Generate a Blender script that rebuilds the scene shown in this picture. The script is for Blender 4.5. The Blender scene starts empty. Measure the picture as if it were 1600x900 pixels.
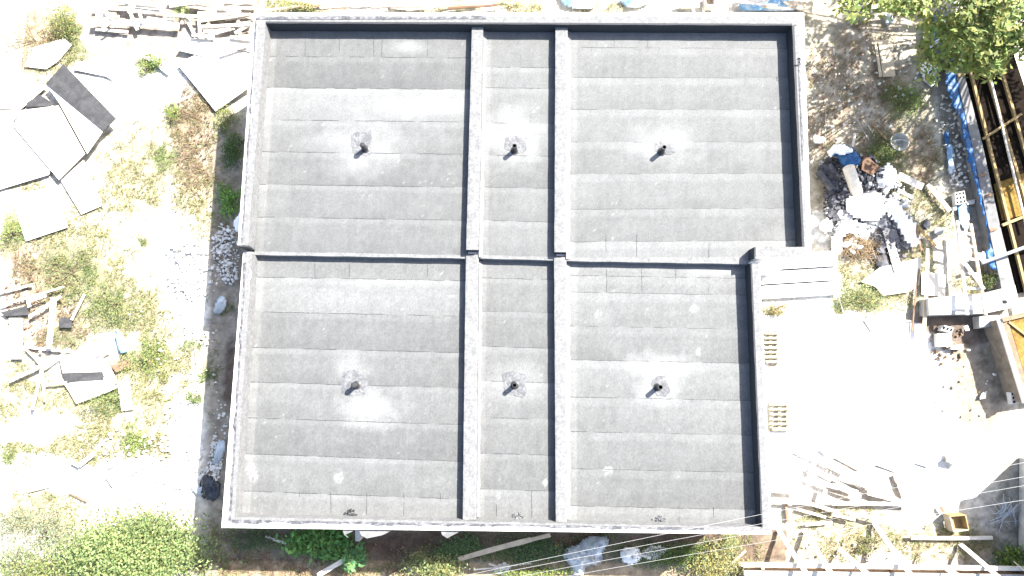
import bpy, bmesh, math, random
import numpy as np
from mathutils import Vector, Matrix
random.seed(11); rng = np.random.default_rng(5)
scn = bpy.context.scene
col = scn.collection

# ------------------------------------------------------------------ camera measurement
PIT, ROL, YAW, CZ, FPX = 0.138, 0.013, 0.014, 20.3, 1067.0
def rotm():
    cx, sx = math.cos(PIT), math.sin(PIT); cy, sy = math.cos(ROL), math.sin(ROL); cz, sz = math.cos(YAW), math.sin(YAW)
    Rx = np.array([[1,0,0],[0,cx,-sx],[0,sx,cx]]); Ry = np.array([[cy,0,sy],[0,1,0],[-sy,0,cy]]); Rz = np.array([[cz,-sz,0],[sz,cz,0],[0,0,1]])
    return Rz@Ry@Rx
RM = rotm()
def P(u, v, z=0.0):
    """world point at height z seen at photo pixel (u,v) - used as a surveying aid"""
    d = RM@np.array([(u-800)/FPX, (450-v)/FPX, -1.0]); t = (z-CZ)/d[2]
    return (float(t*d[0]), float(t*d[1]), float(z))
def uv_of(X, Y, Z=0.0):
    X = np.asarray(X, float); Y = np.asarray(Y, float); Z = np.asarray(Z, float)+0*X-CZ
    a = RM.T
    vx = a[0,0]*X+a[0,1]*Y+a[0,2]*Z; vy = a[1,0]*X+a[1,1]*Y+a[1,2]*Z; vz = a[2,0]*X+a[2,1]*Y+a[2,2]*Z
    return 800+FPX*vx/-vz, 450-FPX*vy/-vz

# ------------------------------------------------------------------ noise
def vnoise(x, y, seed=0):
    x = np.asarray(x, float); y = np.asarray(y, float)
    xi = np.floor(x).astype(np.int64); yi = np.floor(y).astype(np.int64); fx = x-xi; fy = y-yi
    def h(a, b):
        n = (a*374761393+b*668265263+seed*974634777) & 0x7fffffff
        n = ((n ^ (n >> 13))*1274126177) & 0x7fffffff
        return ((n ^ (n >> 16)) & 0xffff)/65535.0
    sx = fx*fx*(3-2*fx); sy = fy*fy*(3-2*fy)
    return (h(xi,yi)*(1-sx)+h(xi+1,yi)*sx)*(1-sy)+(h(xi,yi+1)*(1-sx)+h(xi+1,yi+1)*sx)*sy
def fbm(x, y, seed=0, o=4):
    s = 0; a = .5; t = 0
    for i in range(o):
        s = s+a*vnoise(x*2**i, y*2**i, seed+i*7); t += a; a *= .55
    return s/t

# ------------------------------------------------------------------ materials
def nt(m): m.use_nodes = True; return m.node_tree.nodes, m.node_tree.links
def mat(name, c, rough=.8, var=.25, scale=6., bump=.0, bscale=30., attr=False, metal=0., transl=0., c2=None, stretch=None, spec=.3):
    m = bpy.data.materials.new(name); n, l = nt(m); b = n['Principled BSDF']
    b.inputs['Roughness'].default_value = rough; b.inputs['Metallic'].default_value = metal
    b.inputs['Specular IOR Level'].default_value = spec
    tc = n.new('ShaderNodeTexCoord'); src = tc.outputs['Object']
    if stretch:
        mp = n.new('ShaderNodeMapping'); mp.inputs['Scale'].default_value = stretch; l.new(src, mp.inputs[0]); src = mp.outputs[0]
    no = n.new('ShaderNodeTexNoise'); no.inputs['Scale'].default_value = scale; no.inputs['Detail'].default_value = 8; no.inputs['Roughness'].default_value = .65
    l.new(src, no.inputs['Vector'])
    mr = n.new('ShaderNodeMapRange'); mr.inputs['From Min'].default_value = .3; mr.inputs['From Max'].default_value = .7
    mr.inputs['To Min'].default_value = 1-var; mr.inputs['To Max'].default_value = 1+var; l.new(no.outputs['Fac'], mr.inputs['Value'])
    if attr:
        a = n.new('ShaderNodeAttribute'); a.attribute_name = 'Col'; base = a.outputs['Color']
    elif c2:
        mx = n.new('ShaderNodeMix'); mx.data_type = 'RGBA'; mx.inputs[6].default_value = (*c,1); mx.inputs[7].default_value = (*c2,1)
        n2 = n.new('ShaderNodeTexNoise'); n2.inputs['Scale'].default_value = scale*.35; n2.inputs['Detail'].default_value = 5; l.new(src, n2.inputs['Vector'])
        r2 = n.new('ShaderNodeMapRange'); r2.inputs['From Min'].default_value = .42; r2.inputs['From Max'].default_value = .6; l.new(n2.outputs['Fac'], r2.inputs['Value'])
        l.new(r2.outputs[0], mx.inputs[0]); base = mx.outputs[2]
    else:
        r = n.new('ShaderNodeRGB'); r.outputs[0].default_value = (*c,1); base = r.outputs[0]
    vm = n.new('ShaderNodeVectorMath'); vm.operation = 'SCALE'; l.new(base, vm.inputs[0]); l.new(mr.outputs[0], vm.inputs['Scale'])
    l.new(vm.outputs[0], b.inputs['Base Color'])
    if bump:
        nb = n.new('ShaderNodeTexNoise'); nb.inputs['Scale'].default_value = bscale; nb.inputs['Detail'].default_value = 6; l.new(src, nb.inputs['Vector'])
        bp = n.new('ShaderNodeBump'); bp.inputs['Strength'].default_value = min(1, bump*10); bp.inputs['Distance'].default_value = bump
        l.new(nb.outputs['Fac'], bp.inputs['Height']); l.new(bp.outputs[0], b.inputs['Normal'])
    if transl:
        t = n.new('ShaderNodeBsdfTranslucent'); l.new(vm.outputs[0], t.inputs['Color'])
        ms = n.new('ShaderNodeMixShader'); ms.inputs[0].default_value = transl
        l.new(b.outputs[0], ms.inputs[1]); l.new(t.outputs[0], ms.inputs[2]); l.new(ms.outputs[0], n['Material Output'].inputs['Surface'])
    return m
M = {}
M['ground'] = mat('ground_soil', (0,0,0), .95, .45, 3.2, .05, 9., attr=True)
M['bitumen'] = mat('mineral_bitumen', (0,0,0), .85, .21, 22., .004, 70., attr=True, stretch=(1.3,.85,1))
M['bitdark'] = mat('bitumen_bleed', (.035,.035,.038), .5, .3, 20.)
M['bitcap'] = mat('bitumen_upstand', (.118,.119,.12), .85, .3, 16., .008, 24., c2=(.14,.14,.14))
M['bitedge'] = mat('bitumen_rough_edge', (.05,.051,.058), .7, .6, 18., .012, 40., c2=(.12,.12,.125))
M['bitshade'] = mat('bitumen_shaded_face', (.028,.030,.034), .75, .25, 14., .006, 30.)  # near-black: the shade on the parapet faces is put into the colour
M['patch'] = mat('bitumen_patch', (.075,.077,.083), .7, .35, 18., .008, 25., c2=(.12,.121,.125))
M['plaster'] = mat('white_render', (.62,.60,.57), .9, .12, 5., .01, 30.)
M['concrete'] = mat('concrete', (.30,.30,.29), .9, .22, 4., .01, 25., c2=(.38,.37,.35))
M['slabc'] = mat('pale_concrete', (.55,.54,.52), .9, .1, 3., .01, 25.)
M['wood'] = mat('weathered_timber', (.40,.33,.24), .85, .22, 5., .004, 30., stretch=(1,1,1))
M['wood2'] = mat('bleached_timber', (.52,.48,.42), .85, .18, 5., .004, 30.)
M['wood3'] = mat('yellow_timber', (.25,.175,.08), .8, .2, 5., .004, 30.)
M['woodd'] = mat('brown_timber', (.17,.11,.07), .85, .3, 6., .004, 30.)
M['ply'] = mat('pale_plywood', (.55,.51,.45), .8, .1, 3., .003, 20.)
M['osb'] = mat('strand_board', (.19,.125,.035), .9, .3, 22., .004, 60., c2=(.13,.082,.022), spec=.1)
M['film'] = mat('black_film_plywood', (.012,.009,.007), .95, .4, 3., spec=.03)
M['filmg'] = mat('grey_film_board', (.040,.040,.042), .85, .25, 9., c2=(.052,.052,.054), spec=.15)
M['blue'] = mat('blue_tarpaulin', (.012,.075,.20), .5, .3, 5., .02, 12.)
M['blued'] = mat('pale_blue_sheet', (.16,.30,.45), .5, .4, 4., .02, 12., c2=(.45,.52,.58))
M['white'] = mat('white_sheet', (.78,.77,.75), .6, .12, 4., .01, 12.)
M['clear'] = mat('clouded_plastic', (.40,.44,.46), .25, .35, 5., .03, 14., c2=(.28,.31,.32), spec=.6)
M['rubble'] = mat('broken_plaster', (.55,.53,.49), .9, .25, 5., .01, 25.)
M['blackm'] = mat('torn_membrane', (.035,.036,.042), .7, .4, 7., .01, 20., c2=(.07,.07,.08))
M['darkbag'] = mat('dark_bag', (.03,.035,.045), .4, .4, 6., .02, 15.)
M['pipe'] = mat('black_vent_pipe', (.03,.03,.032), .45, .3, 9.)
M['darkc'] = mat('darkened_concrete', (.13,.13,.132), .95, .25, 4., .01, 25., c2=(.19,.185,.18), spec=.1)  # grey darkened for dirt and partly for tree shade on the wall
M['shadec'] = mat('shade_dirt_concrete', (.17,.145,.115), .95, .35, 5., .01, 25., spec=.1)  # dirt brown, darkened to carry the shade on the formwork box's side
M['galv'] = mat('galvanised_tube', (.45,.47,.5), .35, .15, 9., metal=.6)
M['leaf'] = mat('leaf', (0,0,0), .6, .15, 3., attr=True, transl=.35)
M['grass'] = mat('grass_blade', (0,0,0), .7, .2, 2., attr=True, transl=.25)
M['bark'] = mat('bark', (.12,.09,.06), .9, .35, 8., .01, 30.)
M['cable'] = mat('pale_cable', (.30,.30,.30), .5, .05, 9.)
M['block'] = mat('hollow_block', (.50,.49,.47), .9, .12, 9., .006, 40.)
M['dark'] = mat('hole_shade', (.01,.01,.01), .9, .1, 9.)
M['terra'] = mat('terracotta_brown', (.10,.055,.032), .8, .3, 6.)
M['pal'] = mat('pallet_wood', (.22,.195,.135), .9, .35, 8.)
M['scrap'] = mat('torn_scraps', (.72,.71,.69), .8, .1, 2.2, c2=(.10,.10,.11))
M['bottle'] = mat('blue_bottle', (.22,.45,.58), .3, .2, 5.)
M['twig'] = mat('dry_twig', (0,0,0), .9, .2, 5., attr=True)

# ------------------------------------------------------------------ builders
def mesh_obj(name, V, F, m, parent=None, cols=None, smooth=False, loc=None):
    V = np.asarray(V, float)
    if parent is not None: V = V-np.array(parent.location)
    else:
        if loc is None:
            loc = (V[:,0].mean(), V[:,1].mean(), V[:,2].min())
        V = V-np.array(loc)
    me = bpy.data.meshes.new(name)
    if isinstance(F, np.ndarray):
        k = F.shape[1]; me.vertices.add(len(V)); me.vertices.foreach_set('co', V.ravel())
        me.loops.add(F.size); me.loops.foreach_set('vertex_index', F.ravel().astype(np.int32))
        me.polygons.add(len(F)); me.polygons.foreach_set('loop_start', np.arange(0, F.size, k, dtype=np.int32))
        me.polygons.foreach_set('loop_total', np.full(len(F), k, dtype=np.int32)); me.update(calc_edges=True)
    else:
        me.from_pydata([tuple(v) for v in V], [], F); me.update()
    if cols is not None:
        ca = me.color_attributes.new('Col', 'FLOAT_COLOR', 'POINT')
        c4 = np.ones((len(V),4), np.float32); c4[:,:3] = cols; ca.data.foreach_set('color', c4.ravel())
    if smooth: me.polygons.foreach_set('use_smooth', np.ones(len(me.polygons), bool))
    me.materials.append(M[m] if isinstance(m, str) else m)
    o = bpy.data.objects.new(name, me); col.objects.link(o)
    if parent is not None: o.parent = parent
    else: o.location = loc
    return o
def empty(name, loc):
    o = bpy.data.objects.new(name, None); o.location = loc; o.empty_display_size = .2; col.objects.link(o); return o
def tag(o, label=None, cat=None, group=None, kind=None):
    if label: o['label'] = label
    if cat: o['category'] = cat
    if group: o['group'] = group
    if kind: o['kind'] = kind
    return o
class MB:
    def __init__(s): s.v = []; s.f = []
    def prism(s, top, z0, dz=0.):
        """top: list of xyz; extruded straight down to z0 (number) or by thickness if z0 is ('t',x)"""
        a = sum(top[i][0]*top[(i+1)%len(top)][1]-top[(i+1)%len(top)][0]*top[i][1] for i in range(len(top)))
        if a < 0: top = top[::-1]
        n = len(top); b = len(s.v)
        s.v += [tuple(p) for p in top]
        s.v += [(p[0], p[1], (p[2]-z0[1]) if isinstance(z0, tuple) else z0) for p in top]
        s.f.append(list(range(b, b+n))); s.f.append(list(range(b+2*n-1, b+n-1, -1)))
        for i in range(n):
            j = (i+1)%n; s.f.append([b+i, b+n+i, b+n+j, b+j])
        return s
    def bar(s, a, b, w, h, up=(0,0,1)):
        a = Vector(a); b = Vector(b); d = (b-a).normalized(); sd = d.cross(Vector(up))
        if sd.length < 1e-4: sd = Vector((1,0,0))
        sd.normalize(); u = sd.cross(d).normalized(); k = len(s.v)
        for p in (a, b):
            for i, j in ((-1,-1),(1,-1),(1,1),(-1,1)): s.v.append(tuple(p+sd*w/2*i+u*h/2*j))
        for f in ([0,3,2,1],[4,5,6,7],[0,1,5,4],[1,2,6,5],[2,3,7,6],[3,0,4,7]): s.f.append([k+i for i in f])
        return s
    def tube(s, pts, rad, n=8, cap=True):
        k0 = len(s.v); R = rad if isinstance(rad, (list, tuple)) else [rad]*len(pts)
        pts = [Vector(p) for p in pts]
        for i, p in enumerate(pts):
            d = (pts[min(i+1, len(pts)-1)]-pts[max(i-1, 0)]).normalized()
            a = d.orthogonal().normalized() if abs(d.z) > .9 else d.cross(Vector((0,0,1))).normalized()
            b = d.cross(a)
            for j in range(n):
                t = 2*math.pi*j/n; s.v.append(tuple(p+(a*math.cos(t)+b*math.sin(t))*R[i]))
        for i in range(len(pts)-1):
            for j in range(n):
                q = (j+1)%n; s.f.append([k0+i*n+j, k0+i*n+q, k0+(i+1)*n+q, k0+(i+1)*n+j])
        if cap:
            s.f.append([k0+j for j in range(n)][::-1]); s.f.append([k0+(len(pts)-1)*n+j for j in range(n)])
        return s
    def lathe(s, c, prof, n=20):
        k0 = len(s.v)
        for r, z in prof:
            for j in range(n):
                t = 2*math.pi*j/n; s.v.append((c[0]+r*math.cos(t), c[1]+r*math.sin(t), c[2]+z))
        for i in range(len(prof)-1):
            for j in range(n):
                q = (j+1)%n; s.f.append([k0+i*n+j, k0+i*n+q, k0+(i+1)*n+q, k0+(i+1)*n+j])
        return s
    def build(s, name, m, parent=None, **k): return mesh_obj(name, s.v, s.f, m, parent, **k)
def at(u, v, z=0.): return Vector(P(u, v, z))
def ordn(i): return ['topmost','second','third','fourth','fifth','sixth','seventh','eighth','ninth','tenth','eleventh','twelfth','thirteenth','fourteenth','fifteenth','sixteenth'][i]

def board(p1, p2, w, z, label, m='wood2', th=.03, z2=None, group=None, name='timber_board', cat='board'):
    a = at(*p1, z); b = at(*p2, z if z2 is None else z2)
    d = (b-a); L = d.length; n = 6; V = []; F = []; side = Vector((-d.y, d.x, 0)).normalized()
    bow = random.uniform(-.012, .012)*L; tw = random.uniform(-.01, .01)
    for i in range(n+1):
        t = i/n; c = a+d*t+side*bow*4*t*(1-t)
        e = random.uniform(-.004, .004)
        for sx, sz in ((-1,-1),(1,-1),(1,1),(-1,1)):
            V.append(c+side*(w/2+e)*sx+Vector((0,0,th/2*sz+tw*sx*(t-.5))))
    for i in range(n):
        for j in range(4):
            q = (j+1)%4; F.append([i*4+j, (i+1)*4+j, (i+1)*4+q, i*4+q])
    F.append([0,1,2,3]); k = n*4; F.append([k+3,k+2,k+1,k])
    o = mesh_obj(name, [tuple(v) for v in V], F, m)
    return tag(o, label, cat, group)
def sheet(poly, z, label, m='ply', th=.02, name='plywood_sheet', cat='sheet', zs=None, group=None, jag=.0, parent=None):
    pts = []
    n = len(poly)
    for i in range(n):
        a = poly[i]; b = poly[(i+1)%n]; za = zs[i] if zs else z; zb = zs[(i+1)%n] if zs else z
        k = 6 if jag else 1
        for j in range(k):
            t = j/k; p = P(a[0]*(1-t)+b[0]*t, a[1]*(1-t)+b[1]*t, za*(1-t)+zb*t)
            pts.append((p[0]+random.uniform(-jag,jag), p[1]+random.uniform(-jag,jag), p[2]))
    o = MB().prism(pts, ('t', th)).build(name, m, parent)
    if parent is None: tag(o, label, cat, group)
    return o
def inpoly(x, y, poly):
    x = np.asarray(x, float); y = np.asarray(y, float); r = np.zeros(x.shape, bool); n = len(poly)
    for i in range(n):
        x1, y1 = poly[i]; x2, y2 = poly[(i+1)%n]
        if y1 == y2: continue
        c = ((y1 > y) != (y2 > y)) & (x < (x2-x1)*(y-y1)/(y2-y1)+x1); r ^= c
    return r
def crumple(poly, z, h, label, m, name, cat, res=.05, amp=None, seed=1, th=.012, parent=None, dome=True, group=None, freq=5., flat=False):
    if flat: freq = 9.; h *= .75; res = .09
    """creased cloth/plastic heap whose outline follows poly (pixels at height z)"""
    pw = [P(u, v, z)[:2] for u, v in poly]; xs = [p[0] for p in pw]; ys = [p[1] for p in pw]
    nx = max(4, int((max(xs)-min(xs))/res)+2); ny = max(4, int((max(ys)-min(ys))/res)+2)
    gx, gy = np.meshgrid(np.linspace(min(xs), max(xs), nx), np.linspace(min(ys), max(ys), ny))
    jx = gx+res*.8*(fbm(gx*6, gy*6, seed)-.5); jy = gy+res*.8*(fbm(gx*6, gy*6, seed+3)-.5)
    ins = inpoly(gx, gy, pw)
    # distance to the edge
    d = np.full(gx.shape, 9.)
    for i in range(len(pw)):
        ax, ay = pw[i]; bx, by = pw[(i+1)%len(pw)]; L2 = (bx-ax)**2+(by-ay)**2+1e-9
        t = np.clip(((gx-ax)*(bx-ax)+(gy-ay)*(by-ay))/L2, 0, 1); d = np.minimum(d, np.hypot(gx-ax-t*(bx-ax), gy-ay-t*(by-ay)))
    n1 = np.abs(fbm(gx*freq, gy*freq, seed+11)-.5)*2; n2 = fbm(gx*freq*2.3, gy*freq*2.3, seed+5)
    prof = np.clip(d/.18, 0, 1)**.5 if dome else 1.
    zz = z+th+h*prof*(.35+.65*n2)-h*.7*n1*prof
    idx = -np.ones(gx.shape, int); V = []; F = []
    for j in range(ny-1):
        for i in range(nx-1):
            q = [(j,i),(j,i+1),(j+1,i+1),(j+1,i)]
            if sum(ins[a] for a in q) >= 2:
                f = []
                for a in q:
                    if idx[a] < 0: idx[a] = len(V); V.append((jx[a], jy[a], max(zz[a], z+.004)))
                    f.append(int(idx[a]))
                F.append(f)
    n = len(V); V += [(v[0], v[1], min(v[2]-.006, z+.002) if dome else v[2]-th) for v in V]
    ec = {}
    for f in F:
        for a in range(4):
            e = (f[a], f[(a+1)%4]); ec[e] = 1
    side = [[a, b] for (a, b) in ec if (b, a) not in ec]
    F2 = F+[[k+n for k in f[::-1]] for f in F]+[[b, a, a+n, b+n] for a, b in side]
    o = mesh_obj(name, V, F2, m, parent, smooth=not flat)
    if parent is None: tag(o, label, cat, group)
    return o

# ------------------------------------------------------------------ ground
def ell(u, v, cx, cy, rx, ry, soft=.35):
    r = np.sqrt(((u-cx)/rx)**2+((v-cy)/ry)**2); return np.clip((1+soft-r)/(2*soft), 0, 1)
DRY = [(45,75,75,60),(20,25,40,40),(95,60,25,40),(120,85,18,18),(215,250,65,55),(290,180,40,50),(300,280,45,70),(120,400,95,75),(200,480,75,60),(225,590,65,60),
       (20,360,25,50),(30,620,40,50),(160,690,110,40),(60,720,60,40),(265,660,50,60),(110,640,80,40),(60,800,60,40),(240,700,50,60),(265,580,50,40),(1215,480,30,16),
       (1350,470,50,35),(1400,255,60,50),(1440,330,45,60),(1380,470,60,30),(1410,410,50,40),(1300,810,60,18),(1340,850,90,28),(1440,850,60,28),(1500,850,60,25),(1520,440,30,25),
       (1140,870,50,35),(350,880,50,20),(600,888,140,14),(240,95,25,16),(240,300,30,30),(330,330,35,30),(190,310,40,30),(50,290,50,12),(460,8,60,14),(680,8,70,12),(820,8,25,14),(940,8,30,14),(1330,430,30,40)]
BROWN = [(40,400,55,25),(45,440,65,45),(60,510,60,40),(35,50,45,45),(300,170,35,50),(300,230,35,60),(1300,100,50,40),(1340,190,60,50),(1390,150,40,80),(1440,240,20,60),(100,505,40,30),
         (1470,530,35,35),(450,890,120,16),(1290,190,30,60),(1350,60,60,30)]
GREEN = [(95,40,22,35),(115,65,15,15),(240,92,20,9),(232,106,12,7),(268,175,10,12),(350,190,14,22),(360,225,18,28),(355,310,16,20),(15,365,22,28),(105,425,45,35),(180,475,36,34),(230,560,32,38),
         (205,685,16,24),(305,620,12,10),(165,625,34,20),(215,370,10,12),(1415,160,26,26),(1345,470,32,24),(1320,465,22,22),(1380,245,30,25),(250,240,22,20),(100,520,30,18),(290,540,16,12),
         (20,720,25,20),(520,850,60,30),(680,868,50,26),(800,850,60,24),(960,850,90,25),(1050,862,80,26),(340,850,26,40),(400,850,50,24),(1590,870,20,20),(330,580,14,20),(345,480,16,14)]
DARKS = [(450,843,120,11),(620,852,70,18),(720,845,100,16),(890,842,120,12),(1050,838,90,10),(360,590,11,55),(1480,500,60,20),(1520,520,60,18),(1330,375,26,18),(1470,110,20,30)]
WHITE = [(140,140,60,35),(250,130,60,40),(345,100,50,50),(280,400,50,18),(300,440,45,35),(300,480,45,30),(60,675,60,22),(60,740,70,25),(200,750,110,28),(290,700,35,90),(1350,600,150,95),
         (1260,720,60,60),(1480,720,90,60),(1250,460,60,35),(1345,340,70,60),(1590,130,30,60),(160,540,40,14),(1230,560,40,60),(1440,600,70,100)]
def fieldmask(L, u, v, soft=.35):
    m = np.zeros(u.shape)
    for e in L: m = np.maximum(m, ell(u, v, *e, soft))
    return m
def ground_fields(X, Y):
    u, v = uv_of(X, Y)
    ju = u+50*(fbm(X*.9, Y*.9, 21)-.5)+22*(fbm(X*4, Y*4, 22)-.5); jv = v+50*(fbm(X*.9, Y*.9, 23)-.5)+22*(fbm(X*4, Y*4, 24)-.5)
    dry = fieldmask(DRY, ju, jv); br = fieldmask(BROWN, ju, jv); gr = fieldmask(GREEN, ju, jv); dk = fieldmask(DARKS, ju*.4+u*.6, jv*.4+v*.6, .3); wh = fieldmask(WHITE, ju, jv, .2)
    return u, v, dry, br, gr, dk, wh
def lerp(a, b, t): return a*(1-t[...,None])+np.array(b)*t[...,None]
def build_ground():
    x0, x1, y0, y1, s = -16., 18., -8.5, 13.5, .07
    nx = int((x1-x0)/s); ny = int((y1-y0)/s)
    gx, gy = np.meshgrid(np.linspace(x0, x1, nx), np.linspace(y0, y1, ny))
    u, v, dry, br, gr, dk, wh = ground_fields(gx, gy)
    c = np.zeros(gx.shape+(3,))+np.array([.36,.335,.285])
    n = fbm(gx*2.5, gy*2.5, 31); n2 = fbm(gx*9, gy*9, 35, 3)
    c = lerp(c, (.24,.21,.135), dry*np.clip(n*2.2-.2, 0, 1))
    c = lerp(c, (.20,.145,.10), br*np.clip(n2*2.4-.5, 0, 1)*np.where(u < 400, .75, .9))
    c = lerp(c, (.09,.10,.04), gr*.75)
    c = lerp(c, (.56,.54,.49), wh*(1-.6*gr))
    shade_side = np.clip((u-318)/12, 0, 1)*np.clip((385-u)/6, 0, 1)*np.clip((v-150)/60, 0, 1)  # ground colour also darkened where the left wall's shade falls
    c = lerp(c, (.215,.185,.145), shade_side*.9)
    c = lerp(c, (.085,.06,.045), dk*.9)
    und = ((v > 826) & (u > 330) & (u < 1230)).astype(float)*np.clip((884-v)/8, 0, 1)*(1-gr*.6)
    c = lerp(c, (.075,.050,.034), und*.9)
    c = lerp(c, (.13,.085,.06), np.clip((95-v)/25, 0, 1)*((u > 135) & (u < 405))*np.clip(n*2-.2, 0, 1)*.6)  # brown under the timber pile, deepening the shade between its boards
    c = lerp(c, (.20,.14,.09), (ell(u, v, 1330, 765, 100, 60, .3)*.5+((v > 835) & (u > 1190))*.45)*np.clip(n2*2-.4, 0, 1))  # brown under laths and props so their shadows turn brown
    c = lerp(c, (.23,.165,.095), ((v > 878) & (u > 330) & (u < 1130)).astype(float)*(1-gr)*.8)
    # grey dirt in the lower right corner and by the trench
    c = lerp(c, (.22,.185,.14), ell(u, v, 1530, 590, 52, 95, .2)*(1-dk)); c = lerp(c, (.24,.22,.18), ell(u, v, 1600, 800, 50, 110, .2))
    c = lerp(c, (.24,.215,.18), inpoly(u, v, [(1462,110),(1500,110),(1535,300),(1560,450),(1490,450),(1475,250)]).astype(float)*.8)
    c = lerp(c, (.27,.235,.165), ((u > 1255) & (u < 1460) & (v < 330)).astype(float)*.75*(1-br)*(1-gr))
    c *= (.72+.56*fbm(gx*14, gy*14, 41, 3))[...,None]
    z = .05*(fbm(gx*1.1, gy*1.1, 51)-.5)+.07*(fbm(gx*5, gy*5, 52, 4)-.5)*(1-.85*wh)+.05*(fbm(gx*13, gy*13, 53, 2)-.5)*np.clip(dry+br, 0, 1)-.03
    edge = np.minimum.reduce([gx-x0, x1-gx, gy-y0, y1-gy]); z = z*np.clip(edge, 0, 1)-.02
    V = np.stack([gx.ravel(), gy.ravel(), z.ravel()], 1)
    i = np.arange(nx*ny).reshape(ny, nx)
    F = np.stack([i[:-1,:-1].ravel(), i[:-1,1:].ravel(), i[1:,1:].ravel(), i[1:,:-1].ravel()], 1)
    # the same sheet carries on to the horizon
    R = 400.; k = len(V)
    V = np.vstack([V, [(-R,-R,-.02),(R,-R,-.02),(R,R,-.02),(-R,R,-.02)]])
    cc = np.vstack([c.reshape(-1,3), np.tile([.27,.25,.17], (4,1))])
    q = np.array([[k,k+1,i[0,-1],i[0,0]],[k+1,k+2,i[-1,-1],i[0,-1]],[k+2,k+3,i[-1,0],i[-1,-1]],[k+3,k,i[0,0],i[-1,0]]])
    F = np.vstack([F, q])
    o = mesh_obj('ground', V, F, 'ground', cols=cc, smooth=True, loc=(0,0,0)); tag(o, kind='structure')
build_ground()

# ------------------------------------------------------------------ the flat roofed building
ZL, ZU = 3.0, 3.2            # parapet tops: near and far block
RL, RU = 2.62, 2.82          # roof surfaces
bld = empty('flat_roofed_building', P(790, 600, 0))
tag(bld, 'long white rendered building with grey bitumen roof split into six bays by low upstands', 'building')
def wall(name, poly, z, z0, m='plaster'): return MB().prism([P(u, v, z) for u, v in poly], z0).build(name, m, bld)
# main storey blocks (their tops lie just below the roofing)
MB().prism([P(u, v, ZU)[:2]+(RU-.02,) for u, v in ((398,21),(1255,20.5),(1267,402),(1160,402.5),(372.5,384))], 0).build('wall', 'plaster', bld)
MB().prism([P(u, v, ZL)[:2]+(RL-.02,) for u, v in ((380,396),(1186,413),(1205,834),(347,823.5))], 0).build('wall', 'plaster', bld)
# parapets, each with its dressed bitumen cap
def parapet(quad, z, base): return wall('parapet', quad, z, base)
UP = [((397,20),(1256,19.5),(1238,39.5),(415,36)), ((1256,19.5),(1268,403),(1254,386),(1238,39.5)), ((1268,403),(1181,403),(1179,386),(1254,386)), ((397,20),(415,36),(387,385),(371.5,384))]
LP = [((380,394),(394,394),(366,808),(346,824.5)), ((346,824.5),(366,808),(1190.5,824),(1206,835)), ((1206,835),(1190.5,824),(1173,409),(1187,409))]
BZ = RU-.03
PU = [parapet(q, ZU, BZ-.2) for q in UP]
PL_ = [parapet(q, ZL, RL-.03-.2) for q in LP]
def ribbon(name, inner, outer, z, m='bitcap', th=.012, rag=.05, lift=.008, face_to=None, parent=None, n=None):
    """membrane strip between two pixel lines at height z; ragged on the outer edge; optional skirt down to face_to on the inner edge"""
    a0, a1 = at(*inner[0], z+lift), at(*inner[1], z+lift); b0, b1 = at(*outer[0], z+lift), at(*outer[1], z+lift)
    L = (a1-a0).length; n = n or max(8, int(L/.05)); V = []; F = []; sd = random.random()*99
    out = (b0-a0).normalized(); ins = -out
    for i in range(n+1):
        t = i/n; a = a0.lerp(a1, t); b = b0.lerp(b1, t)
        r = rag*(float(fbm(np.array(t*L*3.+sd), np.array(sd), 3))-.5)*2.2 + rag*.5*(float(vnoise(np.array(t*L*14+sd), np.array(.5), 7))-.5)
        w = .004*math.sin(t*L*5+sd)
        b = b+out*r
        V += [a+ins*(.006+w), b, b-Vector((0,0,th))]
        V.append((a+ins*(.006+w)+Vector((0,0,(face_to-z-lift)))+ins*.012) if face_to is not None else a+ins*(.006+w)-Vector((0,0,th)))
    for i in range(n):
        k = i*4; F += [[k,k+4,k+5,k+1],[k+1,k+5,k+6,k+2],[k+3,k+7,k+4,k]]
    F += [[0,1,2,3],[n*4+3,n*4+2,n*4+1,n*4]]
    return mesh_obj(name, [tuple(v) for v in V], F, m, parent or bld)
# caps (inner line, outer line)
def ins(p, q, t): return (p[0]+(q[0]-p[0])*t, p[1]+(q[1]-p[1])*t)
ribbon('membrane_cap', ((409,36),(1244,39.5)), ((402,24),(1252,24.5)), ZU, rag=.06, m='bitcap', face_to=None).parent = PU[0]
ribbon('membrane_face', ((415,36),(1238,39.5)), ((415,33.5),(1238,37)), ZU, rag=.0, m='bitshade', face_to=RU, lift=.016).parent = PU[0]
ribbon('membrane_cap', ((1238,40),(1254,386)), ((1249,37),(1262,392)), ZU, rag=.04).parent = PU[1]
ribbon('membrane_face', ((1238,40),(1254,386)), ((1241,40),(1257,386)), ZU, rag=0, m='bitshade', face_to=RU, lift=.011).parent = PU[1]
ribbon('membrane_cap', ((1180,386),(1262,386)), ((1181,401),(1262,401)), ZU, rag=.03, lift=.013).parent = PU[2]
ribbon('membrane_face', ((1179,403.2),(1179,386)), ((1181,403.2),(1181,386)), ZU, rag=0, m='bitshade', face_to=RU, lift=.016).parent = PU[2]
ribbon('membrane_cap', ((387,384),(415,36)), ((377.5,383),(404,26)), ZU, rag=.04, face_to=RU, lift=.014).parent = PU[3]
ribbon('end_shade_strip', ((371.8,384.4),(389,385.6)), ((372,382.5),(389,383.5)), ZU, rag=0, m='bitshade', face_to=RL, lift=.024).parent = PU[3]  # dark strip added as the shade on the parapet's end
ribbon('membrane_cap', ((366,812),(393.5,395)), ((357,816),(382,396)), ZL, rag=.05, face_to=RL).parent = PL_[0]
ribbon('membrane_cap', ((1192,824),(364,808)), ((1199,830),(357,815.5)), ZL, rag=.05, face_to=RL, lift=.011).parent = PL_[1]
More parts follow.
